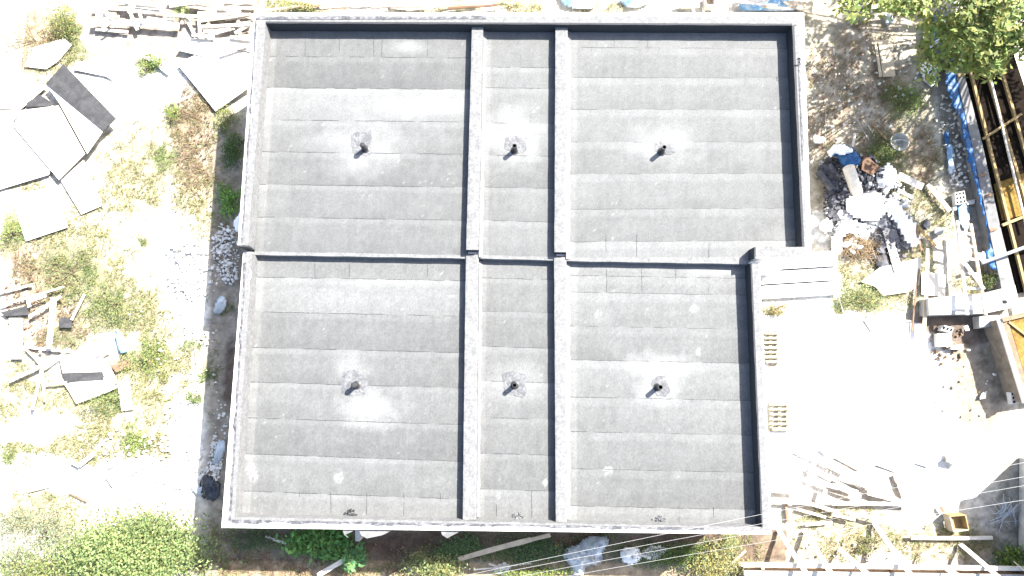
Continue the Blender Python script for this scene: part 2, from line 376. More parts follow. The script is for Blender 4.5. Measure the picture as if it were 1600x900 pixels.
ribbon('membrane_cap', ((1173,411),(1190.5,826)), ((1186,411),(1202,830)), ZL, rag=.03, lift=.014).parent = PL_[2]
ribbon('membrane_face', ((1173,411),(1190.5,824)), ((1175,411),(1192,824)), ZL, rag=0, m='bitshade', face_to=RL, lift=.017).parent = PL_[2]

ribbon('membrane_edge', ((399.5,30),(760,29)), ((399,26.5),(760,25)), ZU, rag=.05, m='bitedge', lift=.02, th=.016).parent = PU[0]
ribbon('membrane_edge', ((378.5,380),(401,32)), ((376.5,380),(399,30)), ZU, rag=.03, m='bitedge', lift=.022, th=.018).parent = PU[3]
ribbon('membrane_edge', ((360,813),(384,410)), ((357,813),(381,410)), ZL, rag=.06, m='bitedge', lift=.02, th=.018).parent = PL_[0]
ribbon('membrane_edge', ((1100,825),(362,812.5)), ((1100,828.5),(362,816)), ZL, rag=.06, m='bitedge', lift=.022, th=.018).parent = PL_[1]
ribbon('membrane_edge', ((1247.5,90),(1254,250)), ((1250,90),(1256.5,250)), ZU, rag=.03, m='bitedge', lift=.02, th=.016).parent = PU[1]
# roofing bays ------------------------------------------------------------
def srgb(x): return ((x+.055)/1.055)**2.4 if x > .04 else x/12.92
GA = .203     # photo tone (linear) -> albedo of the mineral granules
VENTS = [(566,226,0),(804,228,0),(1038,230,0),(552,602,1),(804,602,1),(1032,605,1)]
HALO = [(566,232,95,50,.5),(560,245,40,30,.6),(806,215,60,60,.65),(1038,225,70,42,.42),(548,572,35,30,.4),(575,638,70,42,.62),(806,600,50,40,.4),(1032,570,75,28,.7),(1034,608,50,38,.65),(660,165,90,26,.4),(1230,370,60,20,.2),
        (530,745,7,10,.9),(395,738,10,16,.7),(950,735,9,7,.8),(852,754,4,8,.9),(700,165,60,20,.3),(637,72,36,14,.5),(400,300,20,300,.0),(935,490,5,5,.7),(1092,550,5,7,.8),(1120,425,80,9,.45),(1084,483,8,8,.5)]
def bay(corn, z, seams, tones, lapc=None, crossj=(), bandw=11, right_band=0):
    """corn: px corners (tl,tr,br,bl) at height z; seams: px y at the bay's left side; tones: sRGB tone per row"""
    (lx0,ly0),(rx0,ry0),(rx1,ry1),(lx1,ly1) = corn
    ys = [ly0]+list(seams)+[ly1]
    ts = [(y-ly0)/(ly1-ly0) for y in ys]
    nU = max(20, int((rx0-lx0)/3.))
    V = []; C = []; F = []
    for r in range(len(ts)-1):
        t0, t1 = ts[r], ts[r+1]; m = max(3, int((ys[r+1]-ys[r])/3))
        base = len(V); zo = .006
        rowtone = tones[r]; slope_noise = random.random()*50
        for j in range(m+1):
            w = j/m; t = t0+(t1-t0)*w
            for i in range(nU+1):
                s = i/nU
                xl = lx0+(lx1-lx0)*t; xr = rx0+(rx1-rx0)*t; yl = ly0+(ly1-ly0)*t; yr = ry0+(ry1-ry0)*t
                u = xl+(xr-xl)*s; v = yl+(yr-yl)*s
                zz = z+.0+ zo*(1-w) + .004*(float(vnoise(np.array(u*.03), np.array(v*.05), 9))-.5)
                V.append(P(u, v, z)[:2]+(zz,)); C.append((u, v, w*(ys[r+1]-ys[r]), r, s))
        for j in range(m):
            for i in range(nU):
                a = base+j*(nU+1)+i; F.append([a+nU+1, a+nU+2, a+1, a])
    C = np.array(C); V = np.array(V); u, v, dv, rr = C[:,0], C[:,1], C[:,2], C[:,3].astype(int)
    tone = np.array(tones)[rr]
    tone = tone+.05*(fbm(u*.012, v*.05, 61)-.5)+.07*(fbm(u*.05, v*.03+rr*7.7, 62)-.5)+.09*(fbm(u*.22, v*.18, 67, 3)-.5)+.05*(fbm(u*.25, v*.02, 63)-.5)
    tone += .045*np.clip((bandw-dv)/4, 0, 1)*(.6+.8*vnoise(u*.06, rr*3.3, 64))        # paler selvedge band beside each joint
    tone -= .03*np.clip((dv-30)/20, 0, 1)
    if lapc is not None:
        for (a0, a1, wid, add) in lapc:                                                  # welded laps along the upstands
            cx = a0+(a1-a0)*(v-ly0)/(ly1-ly0); tone += add*np.clip((wid/2-np.abs(u-cx))/2+.5, 0, 1)
    hal = np.zeros(len(u)); nz = fbm(u*.06, v*.06, 66)
    for hx, hy, ax, ay, k in HALO:
        r = np.sqrt(((u-hx)/ax)**2+((v-hy)/ay)**2)*(1.15 if ax > 20 else 1.)+.9*(nz-.5); hal = np.maximum(hal, (.48*k if ax > 20 else .45*k*(vnoise(u*.5, v*.4, 90) > .35))*np.clip((1.1-r)/(.85 if ax > 20 else .5), 0, 1))
    tone = np.clip(tone, .35, .93)
    lin = ((tone+.055)/1.055)**2.4*GA
    lin = lin*(1-hal)+hal*.31
    # small scuffs
    sp = (vnoise(u*.35, v*.35, 68) > .965)&(vnoise(u*.02, v*.02, 69) > .45); lin = np.where(sp, lin*1.5, lin)
    colr = lin[:,None]*np.array([.98,1.0,.995])
    o = mesh_obj('roofing_membrane', V, F, 'bitumen', bld, cols=colr)
    # dark bitumen bleed along joints
    V = []; F = []
    def bleed(p0, p1, prob, wmax):
        a = at(*p0, z+.010); b = at(*p1, z+.010); L = (b-a).length; n = max(3, int(L/.035)); d = (b-a)/n; side = Vector((-d.y, d.x, 0)).normalized(); s0 = random.random()*99
        for i in range(n):
            q = float(vnoise(np.array(i*.12+s0), np.array(s0), 5))
            if q < 1-prob: continue
            w = wmax*(.35+.65*random.random())*min(1, (q-1+prob)*5)
            k = len(V); p = a+d*i+side*.004*math.sin(i*.3+s0); V.extend([p-side*w/2, p+d*1.0-side*w/2, p+d*1.0+side*w/2, p+side*w/2]); F.append([k,k+1,k+2,k+3])
    for r, y in enumerate(ys[1:-1]):
        t = (y-ly0)/(ly1-ly0)
        bleed((lx0+(lx1-lx0)*t+1, ly0+(ly1-ly0)*t), (rx0+(rx1-rx0)*t-1, ry0+(ry1-ry0)*t), .72, .016)
    for (x, ya, yb) in crossj: bleed((x, ya), (x+(yb-ya)*.0, yb), .75, .012)
    me = o.data; me.materials.append(M['bitdark'])
    if V:
        j = mesh_obj('joint', [tuple(p) for p in V], F, 'bitdark', bld)
        bm = bmesh.new(); bm.from_mesh(me); n0 = len(bm.faces); bm.from_mesh(j.data); bm.faces.ensure_lookup_table()
        for f in bm.faces[n0:]: f.material_index = 1
        bm.to_mesh(me); bm.free(); bpy.data.objects.remove(j)
def lower(y, x): return y
bay(((420,48),(738,50),(731,404),(397,398)), RU, (88,137,187,237,288,339), (.70,.665,.80,.72,.685,.71,.70), lapc=[(428,406,12,.07)], crossj=[(477,60,88),(530,60,88),(584,60,88),(597,60,88),(668,60,88)])
bay(((754,50),(872,50),(869,407),(748,403)), RU, (105,137,192,242,292,344), (.74,.74,.74,.75,.70,.72,.73), lapc=[(763,756,11,.06)])
bay(((886,50),(1230,52),(1246,386),(1160,412),(884,408)) if False else ((886,50),(1230,52),(1248,405),(884,408)), RU, (74,121,171,222,272,327,378), (.77,.73,.74,.75,.73,.73,.72,.76), lapc=[(896,893,12,.06)], bandw=14, crossj=[(947,366,404),(995,366,404),(1052,378,406),(1108,378,406),(960,62,74),(1012,62,74)])
bay(((403,400),(731,405),(726,816),(376,802)), RL, (433,487,543,597,653,709,767), (.72,.79,.68,.70,.72,.68,.72,.73), lapc=[(408,385,12,.07)], crossj=[(492,412,433),(546,412,433),(600,412,433),(668,414,433),(468,769,800),(573,770,803),(631,770,806),(688,770,808),(517,769,802)])
bay(((747,405),(870,408),(871,820),(742,816)), RL, (434,486,541,595,652,708,764), (.74,.72,.70,.73,.74,.70,.69,.73), lapc=[(755,751,10,.05)], crossj=[(831,766,808),(776,766,806)])
bay(((884,409),(1167,414),(1182,826),(884,819)), RL, (430,456,509,562,620,674,732,790), (.76,.74,.75,.71,.76,.73,.71,.68,.73), lapc=[(896,895,13,.07)], bandw=15, crossj=[(1061,792,818),(1115,792,820),(948,420,456),(1003,420,456),(1056,420,456),(1107,420,456),(1003,792,818)])
# step between the far and the near block: bitumen dressed over the edge
ribbon('step_flashing', ((398,398),(729,403.5)), ((398,393),(729,398.5)), RU, rag=.02, m='bitcap', face_to=RL, lift=.012)
ribbon('step_flashing', ((748,403.5),(866,406.5)), ((748,398.5),(866,401.5)), RU, rag=.02, m='bitcap', face_to=RL, lift=.012)
ribbon('step_flashing', ((884,407.5),(1174,412.5)), ((884,402.5),(1168,402)), RU, rag=.02, m='bitcap', face_to=RL, lift=.012)
# dividing upstands
def upstand(tl, tr, br, bl, z, base):
    o = MB().prism([P(u, v, z) for u, v in (tl, tr, br, bl)], base-.1).build('upstand', 'bitshade', bld)
    def E(p, q, t): return (p[0]*(1-t)+q[0]*t, p[1]*(1-t)+q[1]*t)
    V = []; F = []; n = max(20, int((bl[1]-tl[1])/2.5)); sd = random.random()*50
    for i in range(n+1):
        t = i/n; L = E(tl, bl, t); R_ = E(tr, br, t)
        for j, s in enumerate((0, .15, .5, .85, 1)):
            u, v = E(L, R_, s); p = P(u, v, z)
            V.append((p[0]+.012*(float(fbm(np.array(i*.14+sd), np.array(j*3.), 5))-.5), p[1], p[2]+.010+.03*(float(fbm(np.array(i*.18+sd), np.array(s*2.5), 6))-.5)*(1 if 0 < j < 4 else .3)+(.006 if 0 < j < 4 else 0)))
    m = 5
    for i in range(n):
        for j in range(m-1): F.append([(i+1)*m+j, (i+1)*m+j+1, i*m+j+1, i*m+j])
    k = len(V)   # skirts down to the roof on both sides and ends
    ring = [i*m for i in range(n+1)]+[n*m+j for j in range(1, m)]+[i*m+m-1 for i in range(n-1, -1, -1)]+[j for j in range(m-2, 0, -1)]
    for q in ring: V.append((V[q][0], V[q][1], z-.05))
    for a in range(len(ring)):
        b = (a+1)%len(ring); F.append([ring[a], k+a, k+b, ring[b]])
    mesh_obj('membrane_cap', V, F, 'bitcap', bld).parent = o
DU, DL = RU+.24, RL+.24
upstand((737.5,40),(755,40),(748,390.5),(728.5,390.5), DU, RU)
upstand((868,40),(887,40),(884.8,394),(866.2,394), DU, RU)
upstand((728,398),(748,398),(744.5,812),(723,812), DL, RL)
upstand((865.8,402),(885,402),(886,817),(868.5,817), DL, RL)
# cants along the sunny side of the upstands
for (a, b, z) in (((755,47),(748,402),RU),((886.5,47),(884.5,405),RU),((748,408),(743.5,808),RL),((885,410),(885.5,812),RL)):
    A0, A1 = at(*a, z+.09), at(*b, z+.09); B0, B1 = at(a[0]+6, a[1], z+.008), at(b[0]+6, b[1], z+.008)
    n = 60; V = []; F = []
    for i in range(n+1):
        t = i/n; V += [tuple(A0.lerp(A1, t)), tuple(B0.lerp(B1, t)+Vector((.012*math.sin(i*1.1),0,0)))]
    for i in range(n): F.append([2*i, 2*i+2, 2*i+3, 2*i+1][::-1])
    mesh_obj('cant_strip', V, F, 'bitcap', bld)
# vents with torched patches (surroundings of each pipe)
PATCH = [[(549,212),(556,206),(570,206),(580,203),(582,222),(581,240),(572,245),(563,241),(553,242),(549,226)],
         [(790,214),(800,210),(818,216),(824,214),(822,236),(810,240),(796,236),(788,232)],
         [(1024,222),(1034,220),(1050,224),(1056,238),(1046,242),(1030,240),(1022,234)],
         [(537,581),(549,578),(560,579),(575,596),(572,616),(549,619),(534,615),(531,598)],
         [(785,584),(800,580),(820,585),(823,612),(818,622),(803,618),(788,614)],
         [(1026,588),(1039,587),(1048,612),(1040,620),(1027,618),(1016,598)]]
for k, (u, v, lo) in enumerate(VENTS):
    z = RL if lo else RU; c = at(u, v, z+.36)
    base = Vector((c.x, c.y, z))
    pr = [(.115,.012),(.085,.025),(.07,.05),(.062,.12),(.06,.33),(.06,.37),(.047,.37),(.045,.1)]
    if k in (0, 3): pr[4:] = [(.062,.28),(.072,.29),(.074,.33),(.05,.37),(.0,.375)]
    vp = MB().lathe(base, pr, 20).build('vent_pipe', 'pipe', bld, smooth=False)
    # patch
    pts = PATCH[k]; n = len(pts); P0 = at(u-2, v+6, z+.016); V = [tuple(P0)]; F = []; rings = 5
    W = []
    for i in range(n):
        for j in range(5):
            t = j/5; p = at(pts[i][0]*(1-t)+pts[(i+1)%n][0]*t, pts[i][1]*(1-t)+pts[(i+1)%n][1]*t, z+.006); W.append(p+Vector((random.uniform(-.012,.012), random.uniform(-.012,.012), 0)))
    for r in range(1, rings+1):
        for p in W:
            q = P0.lerp(p, r/rings); V.append((q.x, q.y, z+.009+(.006*random.random() if r < rings else 0)))
    m = len(W)
    for j in range(m): F.append([0, 1+j, 1+(j+1)%m])
    for r in range(rings-1):
        for j in range(m):
            q = (j+1)%m; a = 1+r*m; F.append([a+j, a+m+j, a+m+q, a+q])
    V = V+[(x, y, z+.002) for x, y, _ in V[1+(rings-1)*m:]]; a = 1+(rings-1)*m
    for j in range(m): F.append([a+j, a+m+j, a+m+(j+1)%m, a+(j+1)%m])
    o = mesh_obj('flashing_patch', V, F, 'patch', bld); o.parent = vp
# outlets through the near parapet
for (u, v) in ((548,801),(809,805),(1031,812)):
    V = []; F = []
    for q in range(26):
        p = at(u+random.gauss(0, 5), v+random.gauss(0, 2.6), RL+.02); r = random.uniform(.015,.05); a = random.random()*6; k = len(V)
        for j in range(5):
            t = a+j*1.256; V.append((p.x+r*math.cos(t), p.y+r*math.sin(t)*.7, p.z+random.uniform(0,.035)))
        F.append([k,k+1,k+2,k+3,k+4])
    mesh_obj('gutter_outlet', V, F, 'bitdark' if u < 600 else 'patch', bld)
a = at(561, 838, 2.1); MB().bar((a.x, a.y+.25, 2.3), (a.x, a.y-.06, 2.2), .11, .09).bar((a.x, a.y-.05, 2.25), (a.x, a.y-.05, .2), .1, .08).build('downpipe', 'concrete', bld)
# fallen tag ends of the insulation under the eaves
for (x0, x1, dx) in ((561,612,6),(688,722,5),(535,553,3)):
    MB().prism([P(u, v, 2.9) for u, v in ((x0,828),(x1,829),(x1-14,836),(x0+dx+6,839+dx*.4),(x0+3,836))], ('t', .04)).build('insulation', 'darkc', bld)

# ------------------------------------------------------------------ vegetation
def leaf_mesh(centres, normals_up, size, colsA, aspect=.45, droop=.4):
    """numpy batch of rhombic leaves (4 verts each, folded slightly)"""
    n = len(centres); az = rng.uniform(0, 2*np.pi, n); el = rng.normal(.1, droop, n)
    d = np.stack([np.cos(az)*np.cos(el), np.sin(az)*np.cos(el), np.sin(el)], 1); r = rng.uniform(-.6,.6, n)
    s0 = np.stack([-np.sin(az), np.cos(az), np.zeros(n)], 1); upv = np.cross(d, s0)*-1
    s = s0*np.cos(r)[:,None]+upv*np.sin(r)[:,None]
    L = (size*rng.uniform(.6,1.25, n))[:,None]; W = L*aspect
    a = centres-d*L/2; b = centres+s*W/2-np.array([0,0,1])*0*L; c = centres+d*L/2; e = centres-s*W/2
    V = np.stack([a, b, c, e], 1).reshape(-1, 3); F = np.arange(4*n).reshape(-1, 4)
    return V, F, np.repeat(colsA, 4, axis=0)
def leafcols(n, base, var=.3, yellow=.0):
    c = np.array(base)[None]*(1+rng.normal(0, var, (n,1)).clip(-.7,.9)); c[:,0] *= 1+rng.uniform(-.15,.3, n); 
    if yellow: m = rng.random(n) < yellow; c[m] = np.array([.30,.26,.07])*rng.uniform(.7,1.2, (m.sum(),1))
    return c.clip(.005,.6)
def plant(name, cat, label, poly_or_c, h, nleaf, size, base, group=None, z=0., yellow=0., aspect=.45, clumps=14, var=.3, stems=6):
    cx, cy, rx, ry = poly_or_c   # px ellipse at mid height
    c = at(cx, cy, h*.55); ex = at(cx+rx, cy, h*.55).x-c.x; ey = at(cx, cy-ry, h*.55).y-c.y
    root = empty(name, (c.x, c.y, 0)); tag(root, label, cat, group)
    if cat == 'weed' and base[1] < .10 or 'shade directly' in label or 'in shade by the roof' in label: base = tuple(b_*1.55 for b_ in base)  # leaf colour of shaded weeds raised to make up for dim light
    if cat == 'weed' and base[1] >= .135 and cy < 840: base = tuple(b_*1.35 for b_ in base); nleaf = int(nleaf*.7); ex *= 1.2; ey *= 1.2
    cl = []
    for i in range(clumps):
        t = random.random()*6.283; r = math.sqrt(random.random()); cl.append((c.x+ex*r*math.cos(t)*.85, c.y+ey*r*math.sin(t)*.85, h*(.35+.65*random.random())*(1-.45*r*r)))
    cl = np.array(cl); k = rng.integers(0, clumps, nleaf); sg = np.array([ex*.30, ey*.30, h*.16])*rng.uniform(.6,1.2,(nleaf,1))
    cc = cl[k]+rng.normal(0, 1, (nleaf,3))*sg; cc[:,2] = np.abs(cc[:,2])+.02
    tone = rng.uniform(.75,1.25, clumps)[k]
    V, F, C = leaf_mesh(cc, None, size, leafcols(nleaf, base, var, yellow)*tone[:,None], aspect)
    mesh_obj('foliage', V, F, 'leaf', root, cols=C)
    mb = MB()
    for i in range(min(stems, clumps)): 
        e = cl[i]; mb.tube([(c.x+random.uniform(-.05,.05), c.y+random.uniform(-.05,.05), -.03), ((c.x+e[0])/2, (c.y+e[1])/2, e[2]*.6), tuple(e)], [.014,.010,.005], 5)
    mb.build('stem', 'bark', root)
    return root
G1 = (.085,.14,.03); G2 = (.11,.16,.07); G3 = (.14,.18,.05)
plant('shrub','shrub','large bright green leafy shrub at the lower left, nearest the roof corner', (203,862,98,55), 1.5, 15000, .08, (.17,.23,.085), clumps=80, var=.3, yellow=.0, aspect=.6)
plant('shrub','shrub','bluish green feathery shrub touching the left edge, above the bright shrub', (45,845,75,62), 1.2, 5500, .06, (.19,.23,.15), clumps=40, yellow=.04, aspect=.35)
plant('shrub','shrub','low yellow green shrub filling the very bottom left corner', (70,890,90,32), 1.0, 4000, .07, (.17,.21,.07), clumps=34, yellow=.1, aspect=.5)
plant('shrub','shrub','tawny dried shrub with few green leaves in the top left corner', (40,55,52,50), .7, 3200, .06, (.17,.13,.08), clumps=34, yellow=.35, aspect=.2)
plant('shrub','shrub','mixed green shrub just right of the tawny dried shrub', (95,32,24,32), .7, 1500, .055, (.13,.16,.06), clumps=14, yellow=.2)
plant('weed_clump','weed','broad leaved dark green weeds in shade by the roof edge, behind the splitting plank', (500,853,50,22), .7, 1300, .16, (.055,.13,.03), clumps=20, aspect=.55)
plant('weed_clump','weed','pale fan leaved plant in shade directly right of the downpipe', (556,866,16,24), .7, 420, .18, (.09,.19,.07), clumps=8, aspect=.5)
plant('weed_clump','weed','bluish ferny weeds in the shade at the near left building corner', (395,845,38,18), .5, 1200, .06, (.06,.10,.04), clumps=16, aspect=.3)
plant('weed_clump','weed','shaded mid green bush between the short plank and the long plank', (722,855,34,20), .7, 1500, .07, (.05,.09,.035), clumps=18)
plant('weed_clump','weed','sunlit pale green bush at the bottom edge below the shaded bush', (680,885,46,22), .9, 1700, .075, (.18,.22,.09), clumps=20, yellow=.1)
plant('weed_clump','weed','dark weeds under the roof edge beside the left side of the crumpled plastic', (830,860,52,22), .5, 1700, .07, (.045,.08,.03), clumps=20, yellow=.02)
plant('weed_clump','weed','sunlit seedlings at the bottom edge beneath the cables', (835,893,60,10), .5, 700, .07, (.14,.19,.05), clumps=14)
plant('weed_clump','weed','half shaded green ground weeds to the right of the white bundle', (1060,868,70,22), .35, 2400, .055, (.08,.13,.03), clumps=30)
plant('weed_clump','weed','sunlit straw green bush at the near right corner of the building', (1120,878,45,28), .8, 1900, .07, (.19,.20,.09), clumps=20, yellow=.3)
plant('weed_clump','weed','small leafy sapling close to the near right roof corner', (1143,850,12,16), 1.1, 420, .07, (.16,.19,.08), clumps=8, yellow=.1)
plant('weed_clump','weed','green weeds in the shade beside the far left wall, upper clump', (362,232,16,26), .4, 1300, .06, (.06,.11,.03), clumps=14)
plant('weed_clump','weed','bright round green weed in the shade strip, middle of the left wall', (357,312,16,18), .45, 800, .09, (.08,.17,.03), clumps=10)
plant('weed_clump','weed','sunlit short weeds at the edge of the shade near the grey white sheet corner', (352,185,20,18), .3, 900, .05, (.13,.16,.05), clumps=12, yellow=.15)
plant('weed_clump','weed','small green clump between the white ground and the pale sheets', (241,92,20,9), .3, 700, .06, (.10,.15,.04), clumps=8)
plant('weed_clump','weed','tiny weed tuft just below the clump by the pale sheets', (230,107,14,7), .25, 340, .055, (.11,.15,.04), clumps=6)
plant('weed_clump','weed','lone green tuft at the edge of the furrowed soil', (268,175,9,12), .3, 350, .055, (.12,.17,.04), clumps=6)
plant('weed_clump','weed','bright green clump touching the left edge beside the square white board', (12,365,22,28), .4, 900, .06, (.14,.19,.05), clumps=10)
plant('weed_clump','weed','grey green weed patch below the square white board', (105,425,46,38), .4, 2200, .05, (.13,.16,.08), clumps=26, yellow=.2)
plant('weed_clump','weed','olive green weed patch above the blue bottle', (178,472,40,34), .4, 2400, .05, (.11,.14,.06), clumps=26, yellow=.15)
plant('weed_clump','weed','green weed patch right of the broken door panel', (228,562,34,36), .4, 2000, .05, (.12,.16,.05), clumps=22, yellow=.18)
plant('weed_clump','weed','weeds sprouting below the broken door panel', (160,628,38,18), .35, 1300, .05, (.10,.14,.05), clumps=16, yellow=.15)
plant('weed_clump','weed','bright tuft in the pale yard halfway down towards the big shrub', (204,684,16,24), .4, 900, .05, (.13,.18,.05), clumps=10)
plant('weed_clump','weed','small dark tuft near the shade strip level with the near vents', (305,620,10,9), .3, 320, .05, (.10,.14,.05), clumps=5)
plant('weed_clump','weed','green patch shaded by the tree, right of the loose panel', (1414,158,24,26), .4, 1500, .055, (.09,.14,.035), clumps=16, yellow=.08)
plant('weed_clump','weed','grey green weed patch between the steps and the long pole', (1350,470,34,24), .4, 1700, .05, (.12,.15,.07), clumps=20, yellow=.2)
plant('weed_clump','weed','olive tuft beside the building by the lowest step', (1212,482,18,10), .4, 600, .05, (.14,.13,.07), clumps=8, yellow=.3)
plant('weed_clump','weed','green weeds at the ladder foot next to the blue tarpaulin end', (1550,436,18,14), .4, 700, .05, (.07,.11,.03), clumps=10, yellow=.08)
plant('weed_clump','weed','leafy green plant in the shade at the bottom right corner', (1588,872,22,18), .7, 800, .09, (.12,.19,.04), clumps=12)
plant('weed_clump','weed','weedy patch beneath the second prop of the formwork row', (1360,850,22,12), .3, 600, .05, (.15,.18,.08), clumps=9, yellow=.2)
plant('weed_clump','weed','green weeds beside the brown box by the waste heap', (1385,240,22,16), .35, 700, .055, (.09,.13,.04), clumps=10, yellow=.1)
plant('weed_clump','weed','thin weeds in shade at the very top right of the yard', (1375,215,24,14), .3, 600, .05, (.09,.12,.05), clumps=9, yellow=.1)
plant('weed_clump','weed','green shoots sticking through the timber pile', (283,20,12,16), .35, 500, .05, (.10,.16,.03), clumps=6)
plant('weed_clump','weed','weeds along the far side of the roof above its left bay', (465,7,28,8), .3, 600, .05, (.12,.16,.05), clumps=9, yellow=.2)
plant('weed_clump','weed','weeds beyond the far parapet near the middle upstand', (795,8,20,8), .3, 500, .05, (.14,.17,.07), clumps=7, yellow=.3)

# short grass and dry stalks that nobody could count
def blades(name, n, prob, size, colf, label, m='grass', lean=1.0, wid=.014):
    X = rng.uniform(-15.5, 17, n); Y = rng.uniform(-8, 13, n)
    u, v, dry, br, gr, dk, wh = ground_fields(X, Y)
    p = prob(u, v, dry, br, gr, dk, wh); occ = inpoly(u, v, [(412,90),(1200,80),(1215,390),(1150,400),(1150,785),(418,785)])
    cl = fbm(X*3.2, Y*3.2, 71); keep = (rng.random(n) < p*np.clip((cl-.36)*4.5, 0.09, 1)) & ~occ & (u > -60) & (u < 1660) & (v > -60) & (v < 960)
    X, Y = X[keep], Y[keep]; k = len(X); az = rng.uniform(0, 6.283, k); L = size*rng.uniform(.5,1.5, k); ln = rng.uniform(.25,1., k)*lean
    d = np.stack([np.cos(az)*ln, np.sin(az)*ln, rng.uniform(.25,.9, k)], 1); d /= np.linalg.norm(d, axis=1)[:,None]
    s = np.stack([-np.sin(az), np.cos(az), np.zeros(k)], 1)*wid/2*rng.uniform(.6,1.4,(k,1)); b = np.stack([X, Y, np.full(k, -.03)], 1)
    mid = b+d*L[:,None]*.55; tip = b+d*L[:,None]-np.array([0,0,1.])*(L*.25)[:,None]
    V = np.stack([b-s, b+s, mid+s, mid-s, tip], 1).reshape(-1, 3); i = np.arange(k)*5
    F = [f for f in np.stack([i, i+1, i+2, i+3], 1).tolist()]+[f for f in np.stack([i+3, i+2, i+4], 1).tolist()]
    C = np.repeat(colf(k, dry[keep], gr[keep], br[keep]), 5, axis=0)
    o = mesh_obj(name, V, F, m, cols=C, loc=(0,0,0)); tag(o, label, 'grass', kind='stuff'); return k
def gcol(k, dry, gr, br):
    c = np.array([.22,.20,.095])[None]*rng.uniform(.6,1.35,(k,1)); g = np.array([.12,.165,.05])[None]*rng.uniform(.6,1.3,(k,1))
    m = (rng.random(k) < (.30+.6*gr))[:,None]; c = np.where(m, g, c); b = (rng.random(k) < .45*br)[:,None]; return np.where(b, np.array([.20,.13,.08])*rng.uniform(.6,1.3,(k,1)), c)
blades('grass', 520000, lambda u,v,dry,br,gr,dk,wh: np.clip(dry*.75+gr*.9+br*.4-wh*.75, .012, 1)*np.where(dk > .5, .3, 1), .13, gcol, 'thin dry and green grass scattered over the pale yard')
def dcol(k, dry, gr, br): return np.array([.17,.12,.085])[None]*rng.uniform(.45,1.5,(k,1))
blades('dry_stalks', 90000, lambda u,v,dry,br,gr,dk,wh: np.clip(br*1.0*(u < 600)+((v > 872) & (u > 310) & (u < 720))*.9, 0, 1), .3, dcol, 'tangled brown dead stalks and brushwood on the soil', lean=1.6, wid=.012)

# the tree whose crown hangs into the top right corner
def tree():
    base = at(1640, -40, 0); root = empty('broadleaf_tree', tuple(base)); tag(root, 'tall yellow green broadleaf tree hanging over the top right corner', 'tree')
    tips = []; mb = MB()
    trunk_top = Vector((base.x-.2, base.y-.1, 3.0)); mb.tube([base-Vector((0,0,.1)), base.lerp(trunk_top, .5)+Vector((.06,0,0)), trunk_top], [.22,.17,.13], 10)
    # crown clumps given as (px,py,height,radius m, leaves)
    CL = [(1440,12,3.9,.45,300),(1400,6,3.6,.35,200),(1330,2,3.4,.32,170),(1470,55,3.6,.42,300),(1475,100,3.3,.32,230),(1510,40,4.4,.5,420),(1550,30,4.6,.5,420),(1560,70,4.2,.42,340),(1520,85,3.7,.36,260),(1590,20,4.9,.5,380),
          (1598,70,4.4,.38,240),(1450,80,3.2,.22,110),(1500,10,4.7,.45,320),(1590,60,4.5,.3,160),(1355,8,3.2,.22,100),(1540,100,3.7,.22,110)]
    for i in range(46):
        CL.append((random.uniform(1400,1850), random.uniform(-330,-25), random.uniform(3.2,5.2), random.uniform(.4,.75), 230))
    for i in range(22):
        CL.append((random.uniform(1660,1900), random.uniform(-100,120), random.uniform(3.6,5.6), random.uniform(.4,.7), 230))
    CC = []; CO = []
    for (u, v, h, r, n) in CL:
        c = at(u, v, h); mid = trunk_top.lerp(c, .55)+Vector((0,0,.25))
        mb.tube([trunk_top, mid, c], [.05,.03,.012], 6)
        for q in range(5):
            e = c+Vector((random.gauss(0,1),random.gauss(0,1),random.gauss(0,.5)))*r*.7; mb.tube([mid.lerp(c,.7), e], [.012,.005], 4)
        m = int(n*1.15); sub = rng.normal(0, 1, (9,3))*np.array([r*.62, r*.62, r*.4]); k = rng.integers(0, 9, m)
        CC.append(np.array(c)+sub[k]+rng.normal(0, 1, (m,3))*np.array([.13,.13,.08])); CO.append(leafcols(m, (.20,.26,.075), .25, .04)*rng.uniform(.8,1.2))
    CC = np.vstack(CC); CO = np.vstack(CO)
    V, F, C = leaf_mesh(CC, None, .185, CO, .42, .35); mesh_obj('crown', V, F, 'leaf', root, cols=C); mb.build('trunk', 'bark', root)
tree()

# ------------------------------------------------------------------ loose stones and rubble (uncountable)
def stones(name, label, regs, m, cat='rubble', zb=0.):
    V = []; F = []
    for (cx, cy, rx, ry, n, s) in regs:
        for i in range(n):
            t = random.random()*6.283; r = math.sqrt(random.random()); u = cx+rx*r*math.cos(t); v = cy+ry*r*math.sin(t)
            p = at(u, v, 0); a = random.random()*6.283; k = len(V); L = s*random.uniform(.35,1.4); W = L*random.uniform(.4,1); H = L*random.uniform(.2,.6) if s < .22 else L*random.uniform(.04,.22)
            nn = random.choice((4,5,6)); tx = random.uniform(-.4,.4)
            top = []
            for lv in (0, 1):
                for j in range(nn):
                    q = a+j*6.283/nn+random.uniform(-.25,.25); sc = 1 if lv == 0 else random.uniform(.65,1)
                    x = math.cos(q)*L/2*sc; y = math.sin(q)*W/2*sc
                    V.append((p.x+x*math.cos(a)-y*math.sin(a), p.y+x*math.sin(a)+y*math.cos(a), zb-.02 if lv == 0 else zb+H+x*tx))
            F.append([k+nn+j for j in range(nn)])
            for j in range(nn): F.append([k+j, k+(j+1)%nn, k+nn+(j+1)%nn, k+nn+j])
    o = mesh_obj(name, V, F, m, loc=(0,0,0)); tag(o, label, cat, kind='stuff')
